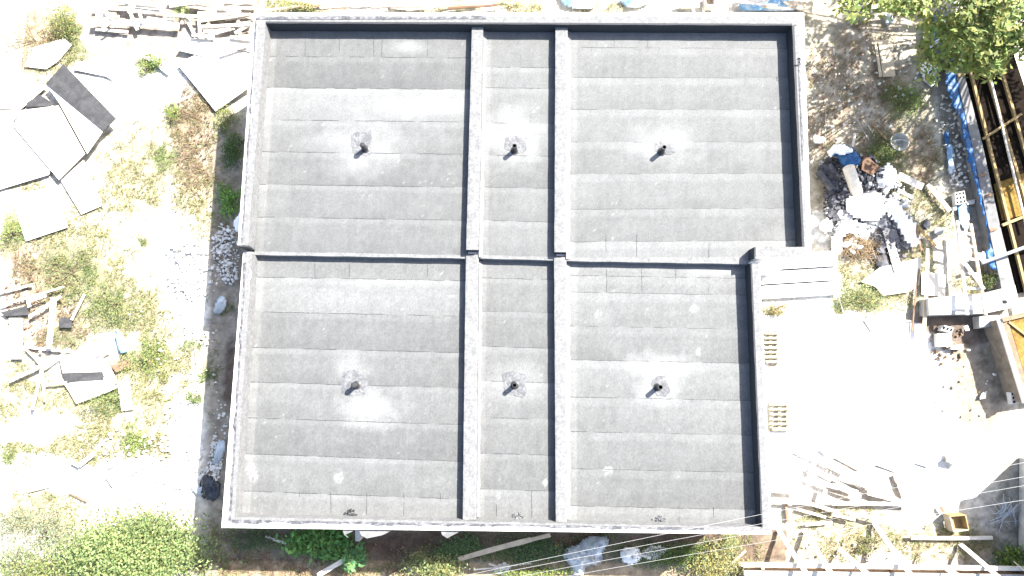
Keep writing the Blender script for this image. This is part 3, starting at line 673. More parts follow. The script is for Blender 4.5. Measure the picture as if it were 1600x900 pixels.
stones('plaster_rubble', 'broken white plaster and stones strewn along the left wall and over the yard',
       [(354,395,20,44,170,.06),(350,375,16,25,60,.13),(358,425,14,20,50,.11),(345,400,16,40,60,.1),(338,715,10,35,150,.08),(330,740,12,18,30,.1),(345,660,12,40,25,.08),(290,395,35,18,60,.13),(300,440,40,30,70,.12),(250,730,70,50,160,.09),(215,700,60,40,60,.1),
        (280,690,40,60,60,.08),(280,560,40,80,50,.07),(330,560,12,80,20,.07),(250,520,60,60,20,.06),(1500,600,60,60,20,.08),(1250,720,60,40,50,.06),(1350,860,100,20,40,.07),(1300,160,50,60,60,.07),(1400,100,40,60,50,.09),(1490,180,20,70,120,.08),(1500,260,20,40,60,.1)], 'rubble')
stones('waste_scraps', 'white torn paper and plaster scraps covering the waste heap right of the building',
       [(1345,330,50,45,40,.40),(1385,350,40,50,34,.36),(1320,370,22,30,12,.30),(1390,300,35,30,18,.28),(1340,330,55,45,200,.11),(1330,290,40,30,110,.09),(1390,330,35,50,130,.10),(1300,270,25,30,70,.09),(1400,370,30,40,70,.1),(1310,330,25,40,80,.09)], 'scrap', zb=.12)
stones('membrane_scraps', 'black torn bitumen scraps mixed through the waste heap',
       [(1308,285,34,40,170,.17),(1345,275,34,30,90,.15),(1300,330,16,30,60,.15),(1355,345,30,30,60,.12),(1380,300,20,14,30,.1),(1400,350,20,40,40,.1)], 'blackm', zb=.14)
stones('clods', 'brown soil clods and chips scattered over the furrowed ground',
       [(300,200,35,80,130,.045),(300,290,35,60,80,.045),(60,470,60,60,160,.06),(1330,130,60,60,120,.06),(1480,540,30,30,60,.08),(600,865,250,16,140,.07)], 'woodd')

# ------------------------------------------------------------------ big pale sheets on the left
def S(poly, z, label, **k): return sheet(poly, z, label, **k)
S([(0,92),(72,136),(32,171),(-30,169)], .10, 'white sheet at the left edge, topmost of the large stacked sheets')
S([(-30,172),(35,172),(24,196),(-30,240)], .06, 'white sheet at the left edge tucked under the topmost one')
b = S([(99,100),(181,185),(161,205),(71,131)], .22, 'dark grey film faced board propped diagonally on the white sheets', m='filmg', name='film_faced_board', cat='board', zs=[.34,.34,.30,.30])
S([(85,124),(72,132),(92,160),(136,240),(160,206)], .28, 'long white sheet lying along the dark film faced board', zs=[.27]*5)
S([(35,172),(91,165),(98,176),(133,240),(92,281),(20,196)], .17, 'large white sheet in the middle of the diagonal stack')
S([(-30,215),(18,190),(80,262),(76,273),(-30,305)], .09, 'large white sheet at the left edge, lowest of the diagonal stack')
S([(42,160),(62,148),(84,162),(78,166),(40,167)], .12, 'small grey board showing in the gap of the sheet stack', m='filmg', name='grey_board', cat='board')
S([(20,190),(33,176),(33,186),(24,197)], .15, 'grey board corner at the lower left of the stacked sheets', m='filmg', name='grey_board', cat='board')
S([(16,305),(85,291),(106,355),(40,377)], .06, 'square white board lying alone in the dry grass', zs=[.05,.1,.08,.05])
S([(95,282),(130,250),(160,321),(127,335)], .05, 'narrow white board below the tip of the stacked sheets')
S([(276,99),(310,84),(391,84),(390,136),(337,174),(308,138)], .12, 'big irregular white sheet against the far left corner of the building', zs=[.12,.12,.2,.2,.1,.1])
S([(222,88),(276,80),(272,96),(262,117),(240,100)], .08, 'crooked white sheet left of the big irregular sheet')
S([(38,104),(50,74),(100,60),(112,70),(90,96),(72,108)], .05, 'white sheet below the tawny shrub')
S([(115,109),(165,119),(176,125),(176,100),(118,95)], .05, 'white sheet with a straight lower edge right of the dark board')
S([(290,60),(393,60),(392,82),(330,91),(276,78)], .16, 'white sheet between the timber pile and the irregular sheet')
S([(309,18),(372,20),(309,34)], .22, 'triangular white sheet on top of the timber pile', th=.03)

# ------------------------------------------------------------------ timber pile at the top left
PL = [((145,12),(256,16),.10,'wood2'),((142,35),(280,41),.20,'wood2'),((160,3),(200,8),.08,'wood'),((197,5),(215,47),.09,'wood2'),((162,12),(176,30),.07,'wood2'),((212,10),(250,14),.08,'wood2'),((218,18),(222,36),.08,'wood2'),
      ((175,34),(160,45),.07,'wood2'),((262,3),(376,20),.13,'wood2'),((280,8),(395,28),.09,'wood'),((300,2),(400,5),.10,'wood2'),((350,8),(398,-2),.08,'wood2'),((309,34),(392,22),.08,'wood'),((330,28),(345,3),.08,'wood2'),
      ((312,42),(394,38),.10,'wood2'),((318,50),(360,46),.09,'wood2'),((345,44),(392,35),.10,'wood2'),((367,52),(391,38),.10,'wood2'),((360,58),(393,62),.10,'wood2'),((330,64),(392,55),.08,'wood'),((363,74),(392,79),.09,'wood2'),
      ((310,30),(313,60),.08,'wood2'),((326,36),(322,62),.09,'wood2'),((286,12),(284,38),.08,'wood'),((340,14),(398,12),.09,'wood2'),((262,24),(310,26),.1,'wood2'),((150,24),(186,26),.09,'wood2'),((230,28),(270,34),.08,'wood2')]
for (a_, b_) in (((265,10),(330,2)),((310,22),(372,12)),((352,30),(398,24)),((322,70),(362,66)),((345,84),(392,70)),((150,46),(200,50)),((186,2),(246,6)),((300,55),(335,57)),((372,30),(376,62)),((292,30),(306,58))): PL.append((a_, b_, .09, 'wood2'))
PL.sort(key=lambda q: q[0][1]+q[1][1])
def side(q): return 'left half' if (q[0][0]+q[1][0])/2 < 265 else 'right half'
cnt = {'left half': 0, 'right half': 0}
for i, q in enumerate(PL):
    s = side(q); k = cnt[s]; cnt[s] += 1
    steep = abs(q[1][1]-q[0][1]) > abs(q[1][0]-q[0][0])
    board(q[0], q[1], q[2], .1+.05*((i*7)%5), f"{'crosswise' if steep else 'lengthwise'} board, {ordn(min(k,15))} from top in the {s} of the far left timber pile", m=q[3], th=.035, group='boards in the far left timber pile')
# strip beyond the far parapet
FB = [((404,18),(520,2),.08,'wood'),((460,4),(540,14),.07,'woodd'),((500,12),(610,7),.06,'wood2'),((540,3),(620,2),.06,'wood'),((580,10),(660,9),.06,'wood2'),((676,11),(750,2),.06,'wood'),((690,7),(800,-3),.07,'wood2'),((700,13),(780,8),.06,'terra')]
for i, q in enumerate(FB):
    board(q[0], q[1], q[2], .12+.03*(i%3), f"thin {'brown' if q[3] in ('woodd','terra') else 'pale'} batten beyond the far parapet, {ordn(i)[:-4]+'first' if i == 0 else ordn(i)} counting from the left end of that row", m=q[3], group='battens beyond the far parapet')
S([(608,2),(655,-8),(668,13),(640,16),(610,13)], .1, 'pale sheet beyond the far parapet above the left bay')
crumple([(872,-6),(890,-8),(935,2),(925,13),(900,14),(880,8)], .03, .22, 'crumpled pale blue plastic beyond the far parapet above the right bay', 'blued', 'plastic_sheet', 'plastic sheet', seed=3)
crumple([(968,2),(985,-8),(1018,-4),(1012,6),(998,12),(978,10)], .03, .25, 'bunched blue plastic sheet beyond the far parapet, right of the pale blue one', 'blued', 'plastic_sheet', 'plastic sheet', seed=4)
S([(1060,2),(1092,-4),(1093,12),(1064,13)], .2, 'tan cardboard box flap beyond the far parapet', m='wood', name='cardboard_sheet', cat='cardboard')
# wooden crate beyond the parapet
cr = empty('wooden_crate', P(1107, 5, 0)); tag(cr, 'open wooden crate beyond the far parapet, left of the blue crumpled strip', 'crate')
for a_, b_ in (((1100,-4),(1116,-4)),((1116,-4),(1115,12)),((1115,12),(1101,12)),((1101,12),(1100,-4))):
    A, B = at(*a_, .15), at(*b_, .15); MB().bar(A, B, .03, .28).build('side_board', 'wood2', cr)
MB().prism([P(u, v, .05) for u, v in ((1101,-3),(1115,-3),(1114,11),(1102,11))], ('t', .03)).build('bottom_board', 'wood', cr)
crumple([(1155,5),(1200,-2),(1262,2),(1264,14),(1200,17),(1158,16)], .03, .25, 'blue tarpaulin crumpled under boards at the far right roof corner', 'blued', 'tarpaulin', 'tarpaulin', seed=8)
S([(1222,2),(1272,-2),(1269,21),(1236,12)], .35, 'tan plywood offcut beyond the far right corner of the building', m='wood')
board((1130,3),(1200,0),.10,.35,'pale board over the blue tarpaulin beyond the far parapet')
board((1150,2),(1215,9),.08,.40,'second board lying across the blue tarpaulin, ending at the tan plywood')
board((1190,10),(1235,14),.07,.38,'short tan batten just below the tan plywood offcut', m='wood')

# ------------------------------------------------------------------ debris lower left
S([(14,497),(35,497),(34,561),(17,561)], .12, 'narrow upright white plank panel near the left edge')
S([(100,600),(160,588),(185,605),(172,611),(142,623),(119,631),(108,612)], .10, 'white door panel lying tilted below the grey board', m='ply', zs=[.1,.12,.14,.14,.1,.08,.08])
S([(92,556),(150,548),(170,570),(184,598),(168,604),(160,581),(98,583)], .16, 'pale board across the top of the lower left debris')
S([(98,583),(160,580),(162,594),(105,597)], .13, 'grey brown weathered board under the door panel', m='filmg', name='weathered_board', cat='board')
S([(173,571),(200,562),(206,572),(181,582)], .1, 'short brown board right of the door panel', m='woodd', name='brown_board', cat='board')
S([(93,497),(112,496),(112,512),(93,512)], .12, 'small square grey board with pale lower edge', m='filmg', name='square_board', cat='board')
S([(183,600),(200,583),(208,640),(190,642)], .06, 'long white scrap below the short brown board')
S([(0,488),(42,478),(44,492),(8,494)], .14, 'grey plank end at the left edge above the upright panel', m='filmg', name='grey_board', cat='board')
LB = [((-10,460),(50,445),.07,'bleached pole at the left edge, uppermost of the lower debris'),((0,478),(100,448),.06,'thin grey batten slanting up to the right above the square board'),((46,495),(95,463),.10,'bleached plank slanting towards the upper weeds'),
      ((84,465),(76,545),.16,'wide white plank standing left of the small square board'),((40,542),(148,552),.07,'bleached batten running level above the broken door'),((62,548),(64,552),.05,'offcut by the level batten'),
      ((15,595),(62,573),.10,'white batten pointing down to the left edge'),((66,575),(50,640),.08,'bleached batten leaning downwards left of the door panel'),((64,560),(70,628),.06,'thin white stick crossing the leaning batten'),
      ((112,500),(132,460),.07,'white stick rising from the small square board'),((40,455),(46,480),.09,'short white board touching the upper bleached pole'),((47,470),(72,462),.09,'stubby board beside the short white board'),((40,545),(68,575),.05,'thin stick joining the two batten groups'),
      ((72,600),(104,597),.06,'pale batten poking left from the door panel'),((68,575),(110,545),.06,'slanted stick above the door panel'),((150,556),(172,545),.06,'white stick pointing at the blue bottle')]
for i, (a_, b_, w, lb) in enumerate(LB): board(a_, b_, w, .1+.05*(i%4), lb, m='wood2', th=.03)
board((45,768),(80,759),.05,.05,'thin stick in the pale ground above the feathery shrub'); board((108,771),(136,784),.04,.05,'thin dark twig above the big shrub', m='woodd')
board((112,722),(124,728),.10,.1,'white offcut at the edge of the lower white ground'); board((124,727),(148,708),.13,.1,'white plank making an angle with the white offcut'); board((170,730),(182,722),.1,.08,'short white piece right of the angled planks')
board((158,752),(168,744),.09,.08,'little white chevron piece, left of a pair'); board((168,744),(178,760),.09,.08,'little white chevron piece, right of a pair')
bt = empty('plastic_bottle', P(190, 538, 0)); tag(bt, 'blue and white plastic bottle in the weeds above the brown board', 'bottle')
A, B = at(184,518,.08), at(194,551,.08); MB().tube([A, A.lerp(B,.08), A.lerp(B,.12), A.lerp(B,.8), B], [.03,.03,.09,.11,.09], 12).build('body', 'bottle', bt, smooth=True)
MB().tube([A+(A-B).normalized()*.07, A], [.035,.035], 10).build('cap', 'white', bt)
crumple([(315,745),(322,742),(345,755),(342,775),(335,783),(318,776),(316,765)], .02, .32, 'dark grey crumpled sack against the near left wall', 'darkbag', 'sack', 'sack', seed=12, res=.04, freq=4)
crumple([(298,760),(318,758),(320,772),(308,774)], .02, .15, 'pale netting beside the dark grey sack', 'clear', 'netting', 'netting', seed=13, res=.04)
crumple([(342,465),(352,463),(354,478),(346,490),(334,488),(338,474)], .02, .2, 'white blue plastic bag at the shade edge of the left wall', 'clear', 'plastic_bag', 'bag', seed=14, res=.04)
crumple([(366,345),(378,330),(379,362),(368,362)], 1.2, .12, 'white foam sheet sticking out of the left wall', 'white', 'foam_sheet', 'foam sheet', seed=15, res=.04)
crumple([(341,690),(352,688),(352,700),(343,722),(335,728),(334,715)], .02, .15, 'crumpled white plastic strip in the left shade above the dark sack', 'clear', 'plastic_strip', 'plastic', seed=16, res=.04)

# ------------------------------------------------------------------ in the shade along the near wall
board((497,899),(545,871),.13,.45,'white splitting plank in front of the broad leaved weeds', z2=.55, th=.05)
board((415,838),(447,849),.06,.2,'thin white batten among the shaded weeds at the near left', th=.03)
board((716,874),(830,843),.13,.5,'long grey plank leaning under the near roof edge', m='wood', z2=1.3, th=.05)
board((800,852),(860,836),.10,.6,'second grey plank disappearing under the near roof edge', m='wood', z2=1.2)
board((764,881),(776,885),.05,.2,'tiny white stick near the leaning plank'); board((740,890),(830,880),.03,.25,'thin pale lath in the bottom weeds')
crumple([(883,858),(905,850),(908,845),(920,838),(948,838),(950,850),(940,862),(938,878),(915,884),(910,899),(896,899),(893,885),(880,872)], .1, .5, 'large translucent crumpled plastic sheet below the near roof edge', 'clear', 'plastic_sheet', 'plastic sheet', seed=20, res=.045, freq=4)
crumple([(969,862),(978,855),(996,856),(1001,866),(998,876),(985,881),(973,877)], .1, .4, 'round white plastic bundle right of the crumpled sheet', 'white', 'plastic_bundle', 'bundle', seed=21, res=.04, freq=6)
board((1000,867),(1017,872),.05,.3,'short white stick beside the round plastic bundle')
crumple([(1000,862),(1020,852),(1045,858),(1030,872),(1010,874)], .02, .08, 'flat grey cloth right of the round bundle', 'rubble', 'cloth', 'cloth', seed=22, res=.05)
board((1143,880),(1165,860),.06,.2,'narrow board lying near the sapling by the near right corner', m='wood'); board((1156,880),(1185,899),.10,.3,'brown edged board running out of the bottom edge right of the sapling', m='wood')
crumple([(770,886),(790,878),(798,886),(792,896),(775,897)], .02, .1, 'pale rag in the bottom weeds under the cables', 'rubble', 'rag', 'rag', seed=24)
# cables
for i, (a_, b_, za, zb, lb) in enumerate([((700,905),(1640,715),5.2,5.4,'uppermost pale cable crossing the near right roof corner'),((720,907),(1640,738),5.0,5.2,'second pale cable just below the uppermost one'),
        ((800,903),(1640,752),4.0,4.2,'third cable passing over the white plastic bundle'),((860,905),(1640,775),3.8,4.0,'lowest pale cable passing under the white plastic bundle')]):
    A, B = at(*a_, za), at(*b_, zb); pts = []
    for k in range(41):
        t = k/40; p = A.lerp(B, t); p.z -= .35*4*t*(1-t)*.35; pts.append(p)
    o = MB().tube(pts, .003, 5).build('overhead_cable', 'cable'); tag(o, lb, 'cable', 'overhead cables')

# ------------------------------------------------------------------ right yard
def cyl_bucket(name, label, u, v, r, h, m, tilt=0.):
    c = at(u, v, 0); root = empty(name, tuple(c)); tag(root, label, 'bucket')
    MB().lathe(c, [(.0,.02),(r*.78,.02),(r*.8,0),(r,h),(r*1.05,h),(r*1.05,h-.015),(r*.97,h-.01),(r*.76,.04),(0,.04)], 24).build('body', m, root, smooth=False)
    hp = [c+Vector((r*1.04*math.cos(t), r*1.04*math.sin(t)*.35-.05, h+.01+.02*math.sin(t))) for t in np.linspace(0, math.pi, 13)]
    MB().tube(hp, .006, 5).build('handle', 'galv', root)
cyl_bucket('bucket','grey plastic bucket by the board at the top of the tree shade', 1344, 27, .17, .34, 'concrete')
cyl_bucket('bucket','large round tub with soil inside, beside the dark stick', 1399, 226, .27, .26, 'concrete')
board((1362,195),(1385,217),.05,.12,'dark rusty stick leaning on the large round tub', m='woodd', z2=.3, name='stick', cat='stick')
S([(1372,62),(1394,63),(1399,119),(1380,120)], .08, 'tan plywood panel lying in the tree shade', m='wood'); board((1366,60),(1376,120),.08,.06,'brown board lying along the left side of the tan panel', m='wood')
board((1316,26),(1405,13),.10,.3,'long board behind the grey bucket in the tree shade', m='wood'); board((1400,8),(1404,30),.10,.25,'short board crossing the end of the long one behind the bucket', m='wood')
crumple([(1320,0),(1345,-6),(1380,-4),(1390,12),(1360,16),(1325,18)], .02, .15, 'grey concrete bag spread out in the top tree shade', 'rubble', 'cement_bag', 'bag', seed=31)
crumple([(1380,24),(1390,22),(1396,34),(1385,40)], .02, .12, 'small pale rag in the tree shade right of the bucket', 'clear', 'rag', 'rag', seed=32, res=.04)
crumple([(1437,96),(1446,92),(1458,96),(1463,108),(1462,125),(1455,136),(1445,127),(1438,112)], .02, .34, 'full white sack lying at the trench edge under the tree', 'white', 'sack', 'sack', seed=33, res=.04, freq=3)
board((1332,230),(1336,208),.06,.12,'short pale block end standing by the blue bag'); 
# waste heap
def tubeobj(name, label, a_, b_, za, zb, r, m, cat, n=14):
    o = MB().tube([at(*a_, za), at(*b_, zb)], r, n).build(name, m); return tag(o, label, cat)
cr_ = crumple([(1297,240),(1303,229),(1315,226),(1333,234),(1340,244),(1343,256),(1325,264),(1315,258),(1308,246)], .3, .3, 'blue topped sack on the waste heap beside the building', 'blue', 'sack', 'sack', seed=40, res=.04)
crumple([(1292,236),(1302,228),(1318,227),(1334,236),(1320,241),(1304,240),(1296,246)], .45, .28, 'white cloth draped over the blue sack on the waste heap', 'white', 'cloth', 'cloth', seed=41, res=.04)
tubeobj('cardboard_roll','upright tilted pale cardboard roll standing in the waste heap',(1341,308),(1326,262),.15,.75,.17,'wood2','roll')
tubeobj('membrane_roll','black bitumen roll end on the left of the waste heap',(1278,268),(1300,296),.25,.35,.10,'blackm','roll')
S([(1346,265),(1350,240),(1376,262),(1362,274)], .3, 'brown terracotta panel above the waste heap', m='terra', name='terracotta_sheet', cat='sheet')
crumple([(1324,308),(1345,302),(1375,306),(1385,330),(1372,345),(1350,342),(1330,338),(1322,322)], .25, .30, 'largest white crumpled sheet in the middle of the waste heap', 'white', 'plastic_sheet', 'plastic sheet', seed=42, flat=True)
crumple([(1300,372),(1316,348),(1335,338),(1326,358),(1312,380),(1308,402),(1300,398)], .15, .25, 'curved white strip down the left side of the waste heap', 'white', 'plastic_sheet', 'plastic sheet', seed=43, flat=True)
crumple([(1380,312),(1400,316),(1424,345),(1436,382),(1425,390),(1402,352),(1384,332)], .15, .28, 'long white sheet down the right side of the waste heap', 'white', 'plastic_sheet', 'plastic sheet', seed=44, flat=True)
crumple([(1325,355),(1355,350),(1358,366),(1338,370)], .15, .2, 'small white sheet above the straw bundle', 'white', 'plastic_sheet', 'plastic sheet', seed=45, flat=True)
crumple([(1360,386),(1384,384),(1394,418),(1376,424),(1362,402)], .02, .12, 'dark glossy plastic at the lower part of the waste heap', 'blackm', 'plastic_sheet', 'plastic sheet', seed=46)
crumple([(1278,262),(1296,252),(1312,272),(1318,300),(1302,300),(1286,285)], .1, .25, 'black torn membrane piece at the upper left of the waste heap', 'blackm', 'membrane_piece', 'membrane', seed=47)
crumple([(1292,322),(1312,314),(1318,330),(1304,346),(1294,340)], .1, .16, 'grey torn membrane piece below the black roll end', 'blackm', 'membrane_piece', 'membrane', seed=48)
crumple([(1340,262),(1358,266),(1362,282),(1348,288),(1338,276)], .1, .22, 'black torn membrane piece right of the cardboard roll', 'blackm', 'membrane_piece', 'membrane', seed=49)
crumple([(1270,210),(1288,216),(1290,222),(1272,224)], .1, .15, 'white rag touching the building above the waste heap', 'white', 'rag', 'rag', seed=50, res=.04)
crumple([(1372,272),(1384,255),(1398,262),(1396,284),(1380,300),(1370,292)], .1, .25, 'white paper heap between the brown panel and the white boards', 'white', 'paper_heap', 'paper', seed=51, flat=True)
# straw bundle
def straw(cx, cy, r, label):
    c = at(cx, cy, .1); n = 900; az = rng.uniform(0, 6.283, n); L = rng.uniform(.1,.35, n); p = np.array(c)+rng.normal(0, 1, (n,3))*np.array([r,r*.7,.06]); p[:,2] = np.abs(p[:,2])
    d = np.stack([np.cos(az), np.sin(az), rng.normal(0,.25, n)], 1); s = np.stack([-np.sin(az), np.cos(az), np.zeros(n)], 1)*.006
    V = np.stack([p-s, p+s, p+d*L[:,None]+s, p+d*L[:,None]-s], 1).reshape(-1,3); C = np.repeat(np.array([.15,.105,.06])[None]*rng.uniform(.4,1.5,(n,1)), 4, axis=0)
    o = mesh_obj('straw_bundle', V, np.arange(4*n).reshape(-1,4), 'twig', cols=C); tag(o, label, 'straw')
straw(1341, 383, .28, 'brown straw bundle in the hollow of the waste heap')
RB = [((1404,274),(1442,292),.22,.2,'wood2','wide white board at the top right of the waste heap'),((1382,302),(1402,274),.14,.2,'wood2','board rising to the wide white board'),((1402,296),(1424,308),.10,.15,'wood2','short board under the wide white board'),
      ((1449,288),(1484,330),.14,.12,'wood2','pale plank running down to the ladder side'),((1432,352),(1462,385),.09,.12,'wood3','yellow stake right of the waste heap'),((1430,350),(1442,398),.06,.2,'woodd','dark brown stake crossing the yellow one'),
      ((1384,356),(1404,424),.24,.14,'wood2','long weathered panel standing among the lower waste'),((1449,388),(1443,520),.10,.3,'wood','long pole running down past the concrete footing'),((1436,420),(1425,518),.04,.1,'woodd','thin dark stick left of the long pole'),
      ((1305,445),(1325,510),.02,.1,'concrete','thin wire stake beside the weed patch'),((1350,500),(1362,518),.04,.06,'wood','bent stick at the corner of the white pad'),((1388,500),(1425,502),.05,.06,'wood','thin batten at the top edge of the white pad'),
      ((1283,400),(1292,410),.05,.1,'wood','short stick near the parapet corner'),((1400,455),(1422,452),.06,.08,'wood','short stick on the white sheet edge'),((1356,196),(1368,214),.03,.05,'wood2','thin pale lath left of the dark rusty stick'),
      ((1290,176),(1290,230),.015,.05,'cable','thin pale wire lying beside the building'),((1336,180),(1362,225),.015,.05,'cable','thin pale wire lying left of the tub')]
for (a_, b_, w, z, m, lb) in RB: board(a_, b_, w, z, lb, m=m, th=.03 if w > .03 else .012)
S([(1345,440),(1375,418),(1440,402),(1436,445),(1420,456),(1380,462),(1368,448)], .08, 'broad white sheet lying below the waste heap', zs=[.08,.1,.12,.1,.08,.06,.08])
S([(1440,425),(1478,428),(1476,464),(1440,460)], .06, 'pale square sheet between the long pole and the ladder')
cyl = at(1285, 352, 0)
cyl_bucket('bucket','small white bucket between the building and the waste heap', 1287, 355, .18, .2, 'white')
tubeobj('flower_pot','round grey pot lid in the grass right of the waste heap',(1467,362),(1467,361),.02,.14,.12,'concrete','pot',18)
crumple([(1441,345),(1450,342),(1453,355),(1444,358)], .02, .1, 'small dark rag in the grass near the grey pot lid', 'darkbag', 'rag', 'rag', seed=60, res=.035)
# concrete steps beside the building
st = empty('concrete_steps', P(1275, 450, 0)); tag(st, 'three broad pale concrete steps beside the building corner', 'steps')
for i, (y0, y1, zz) in enumerate(((395,419,.30),(421,441,.20),(443,464,.12))):
    MB().prism([P(u, v, zz) for u, v in ((1190,y0+4),(1308,y0-4),(1308,y1-4),(1190,y1+3))], -.05).build('step', 'slabc', st)
# concrete pad
pad = MB().prism([P(u, v, .028) for u, v in ((1185,494),(1240,491),(1310,491),(1360,500),(1440,505),(1452,560),(1462,640),(1470,690),(1476,716),(1450,730),(1430,724),(1400,738),(1370,727),(1340,735),(1305,716),(1270,722),(1240,708),(1182,715))], -.1).build('concrete_pad', 'slabc'); tag(pad, kind='structure')
# pallets at the wall
def pallet(label, u, v, w, h, n):
    root = empty('pallet', P(u, v, 0)); tag(root, label, 'pallet', 'pallets against the right wall')
    for s in (-1, 0, 1):
        MB().bar(at(u+w/2*s*.9, v-h/2, .10), at(u+w/2*s*.9, v+h/2, .10), .09, .09).build('bearer', 'pal', root)
    for i in range(n):
        y = v-h/2+h*(i+.5)/n; MB().bar(at(u-w/2-random.random()*4+(6 if i == n-1 else 0), y, .20), at(u+w/2+random.random()*3, y+random.uniform(-.6,.6), .20), random.uniform(.06,.10), .025).build('slat', 'pal', root)
pallet('upper wooden pallet against the right wall', 1203, 543, 24, 52, 7)
pallet('lower wooden pallet against the right wall', 1217, 651, 28, 46, 6)
crumple([(1200,572),(1216,568),(1210,580),(1200,580)], .02, .06, 'wood scrap heap at the foot of the upper pallet', 'wood', 'wood_scrap', 'scrap', seed=61, res=.04)
# hoop
hp = [at(1203+7*math.cos(t), 600+5*math.sin(t), .06) for t in np.linspace(-1.9, 1.9, 14)]
o = MB().tube(hp, .012, 6).build('wire_hoop', 'galv'); tag(o, 'small curved wire hoop on the pad between the two pallets', 'hoop')
# board pile on the lower pad
PB = [((1287,722),(1365,757),.06),((1262,742),(1345,776),.06),((1285,740),(1330,765),.05),((1305,757),(1340,768),.05),((1355,770),(1420,788),.08),((1366,772),(1415,786),.05),((1300,787),(1425,789),.07),((1250,782),(1310,800),.07),((1320,800),(1382,813),.06),
      ((1248,796),(1290,808),.05),((1216,766),(1250,768),.08),((1290,764),(1283,790),.08),((1268,730),(1276,738),.08),((1283,702),(1292,711),.08),((1262,712),(1260,732),.05),((1300,804),(1336,812),.06),((1258,820),(1300,816),.06),((1401,741),(1418,785),.09),((1210,784),(1262,786),.06),((1312,745),(1402,780),.07)]
PB.sort(key=lambda q: q[0][1]+q[1][1])
for i, q in enumerate(PB):
    k = i
    t_ = ordn(k) if k < 16 else ['fourth lowest','third lowest','second lowest','lowest'][k-16]
    board(q[0], q[1], q[2]*1.3, .10+.05*((i*3)%4), f"bleached lath in the loose pile on the lower pad, {t_ if k >= 16 else t_+(' one' if k == 0 else ' from its top')}", m='wood2', th=.05, group='laths in the loose pile on the lower pad')
board((1423,840),(1550,840),.09,.14,'long straight beam lying level under the open wooden box', m='wood2', th=.08)
board((1275,787),(1286,800),.05,.06,'little brown chip beside the lath pile', m='woodd')
board((1228,786),(1231,815),.08,.06,'short brown board standing near the building corner', m='woodd', th=.06)
# tray panel and open box
S([(1483,709),(1503,712),(1501,727),(1483,723)], .22, 'small pale square crate lid on the pad', th=.16)
bx = empty('wooden_box', P(1492, 817, 0)); tag(bx, 'open brown wooden box on the pad above the long beam', 'box')
c4 = [(1479,805),(1503,803),(1508,826),(1485,829)]
for i in range(4): MB().bar(at(*c4[i], .16), at(*c4[(i+1)%4], .16), .03, .32).build('side_board', 'wood3' if i < 2 else 'wood', bx)
MB().prism([P(u, v, .06) for u, v in ((1481,806),(1502,804),(1506,825),(1486,827))], ('t', .03)).build('bottom_board', 'wood3', bx)
board((1470,792),(1476,802),.08,.1,'short brown board at the upper left of the open box', m='woodd')

# formwork row along the bottom right
fw = empty('formwork_rail', P(1380, 890, 0)); tag(fw, 'long double timber rail of the formwork along the bottom right edge', 'formwork')
MB().bar(at(1162,882,.75), at(1640,889,.75), .11, .07).build('top_rail', 'wood2', fw)
MB().bar(at(1162,895,.70), at(1640,902,.70), .12, .05).build('outer_rail', 'concrete', fw)
MB().bar(at(1162,889,.35), at(1640,896,.35), .03, .55).build('panel', 'woodd', fw)
for (ub) in (1190,1290,1390,1490,1590): MB().bar(at(ub,886,0), at(ub+2,887,.74), .09, .09, (1,0,0)).build('post', 'wood', fw)
BR = [((1217,829),(1262,899)),((1257,830),(1300,899)),((1311,858),(1356,897)),((1366,818),(1425,901)),((1438,865),(1500,901)),((1500,850),(1560,902)),((1570,865),(1610,899))]
for i, (a_, b_) in enumerate(BR):
    board(a_, b_, .13, .04, f"slanted timber prop of the bottom right formwork, {['leftmost','second','third','fourth','fifth','sixth','rightmost'][i]} from the left" if 0 < i < 6 else f"slanted timber prop of the bottom right formwork, the {'leftmost' if i == 0 else 'rightmost'}", z2=1.2, th=.06, m='wood2', group='props of the bottom right formwork', name='timber_prop', cat='prop')
# ------------------------------------------------------------------ neighbouring building under construction (right)
nb = empty('concrete_wall', P(1540, 280, 0)); tag(nb, 'long grey concrete wall beside the blue tarpaulin and the black formwork deck', 'wall')
ZW = .38
MB().prism([P(u, v, ZW) for u, v in ((1470,10),(1484,10),(1504,105),(1535,225),(1562,350),(1588,455),(1566,455),(1544,350),(1519,225),(1492,105))], -.05).build('wall', 'darkc', nb)
for (u, v) in ((1532,275),(1544,306),(1500,118),(1550,360)):
    MB().prism([P(u-3, v-2, ZW+.05), P(u+8, v-5, ZW+.05), P(u+9, v-1, ZW+.05), P(u-2, v+2, ZW+.05)], ('t', .05)).build('timber_cleat', 'woodd', nb)
dk = empty('formwork_deck', P(1580, 250, 0)); tag(dk, 'black film faced formwork deck with yellow joists in the top right', 'formwork')
# deck panels with visible joints
ed = [((1503,105),(1576,92)),((1520,165),(1600,140)),((1535,224),(1640,198)),((1552,287),(1640,255)),((1566,345),(1660,320)),((1578,400),(1680,380)),((1592,458),(1700,440))]
ed = [((1484,20),(1560,10))]+ed
for i in range(len(ed)-1):
    (a_, b_), (c_, d_) = ed[i], ed[i+1]; m = 'osb' if i == 4 else 'film'
    lo = .0 if i in (5,) else .0
    MB().prism([P(a_[0]+1, a_[1]+.5, .26), P(b_[0], b_[1]+.5, .26), P(d_[0], d_[1]-.5, .26), P(c_[0]+1, c_[1]-.5, .26)], ('t', .03)).build('deck_panel', m, dk)
MB().prism([P(1484,20,.22), P(1560,10,.22), P(1700,440,.22), P(1592,458,.22)], -.1).build('support', 'film', dk)
for (a_, b_) in (((1513,100),(1612,490)),((1535,90),(1640,440)),((1560,95),(1660,440)),((1535,30),(1560,97))):
    MB().bar(at(*a_, .34), at(*b_, .34), .075, .08).build('joist', 'wood3', dk)
MB().bar(at(1536,217,.42), at(1596,178,.42), .07, .05).build('cross_batten', 'wood3', dk)
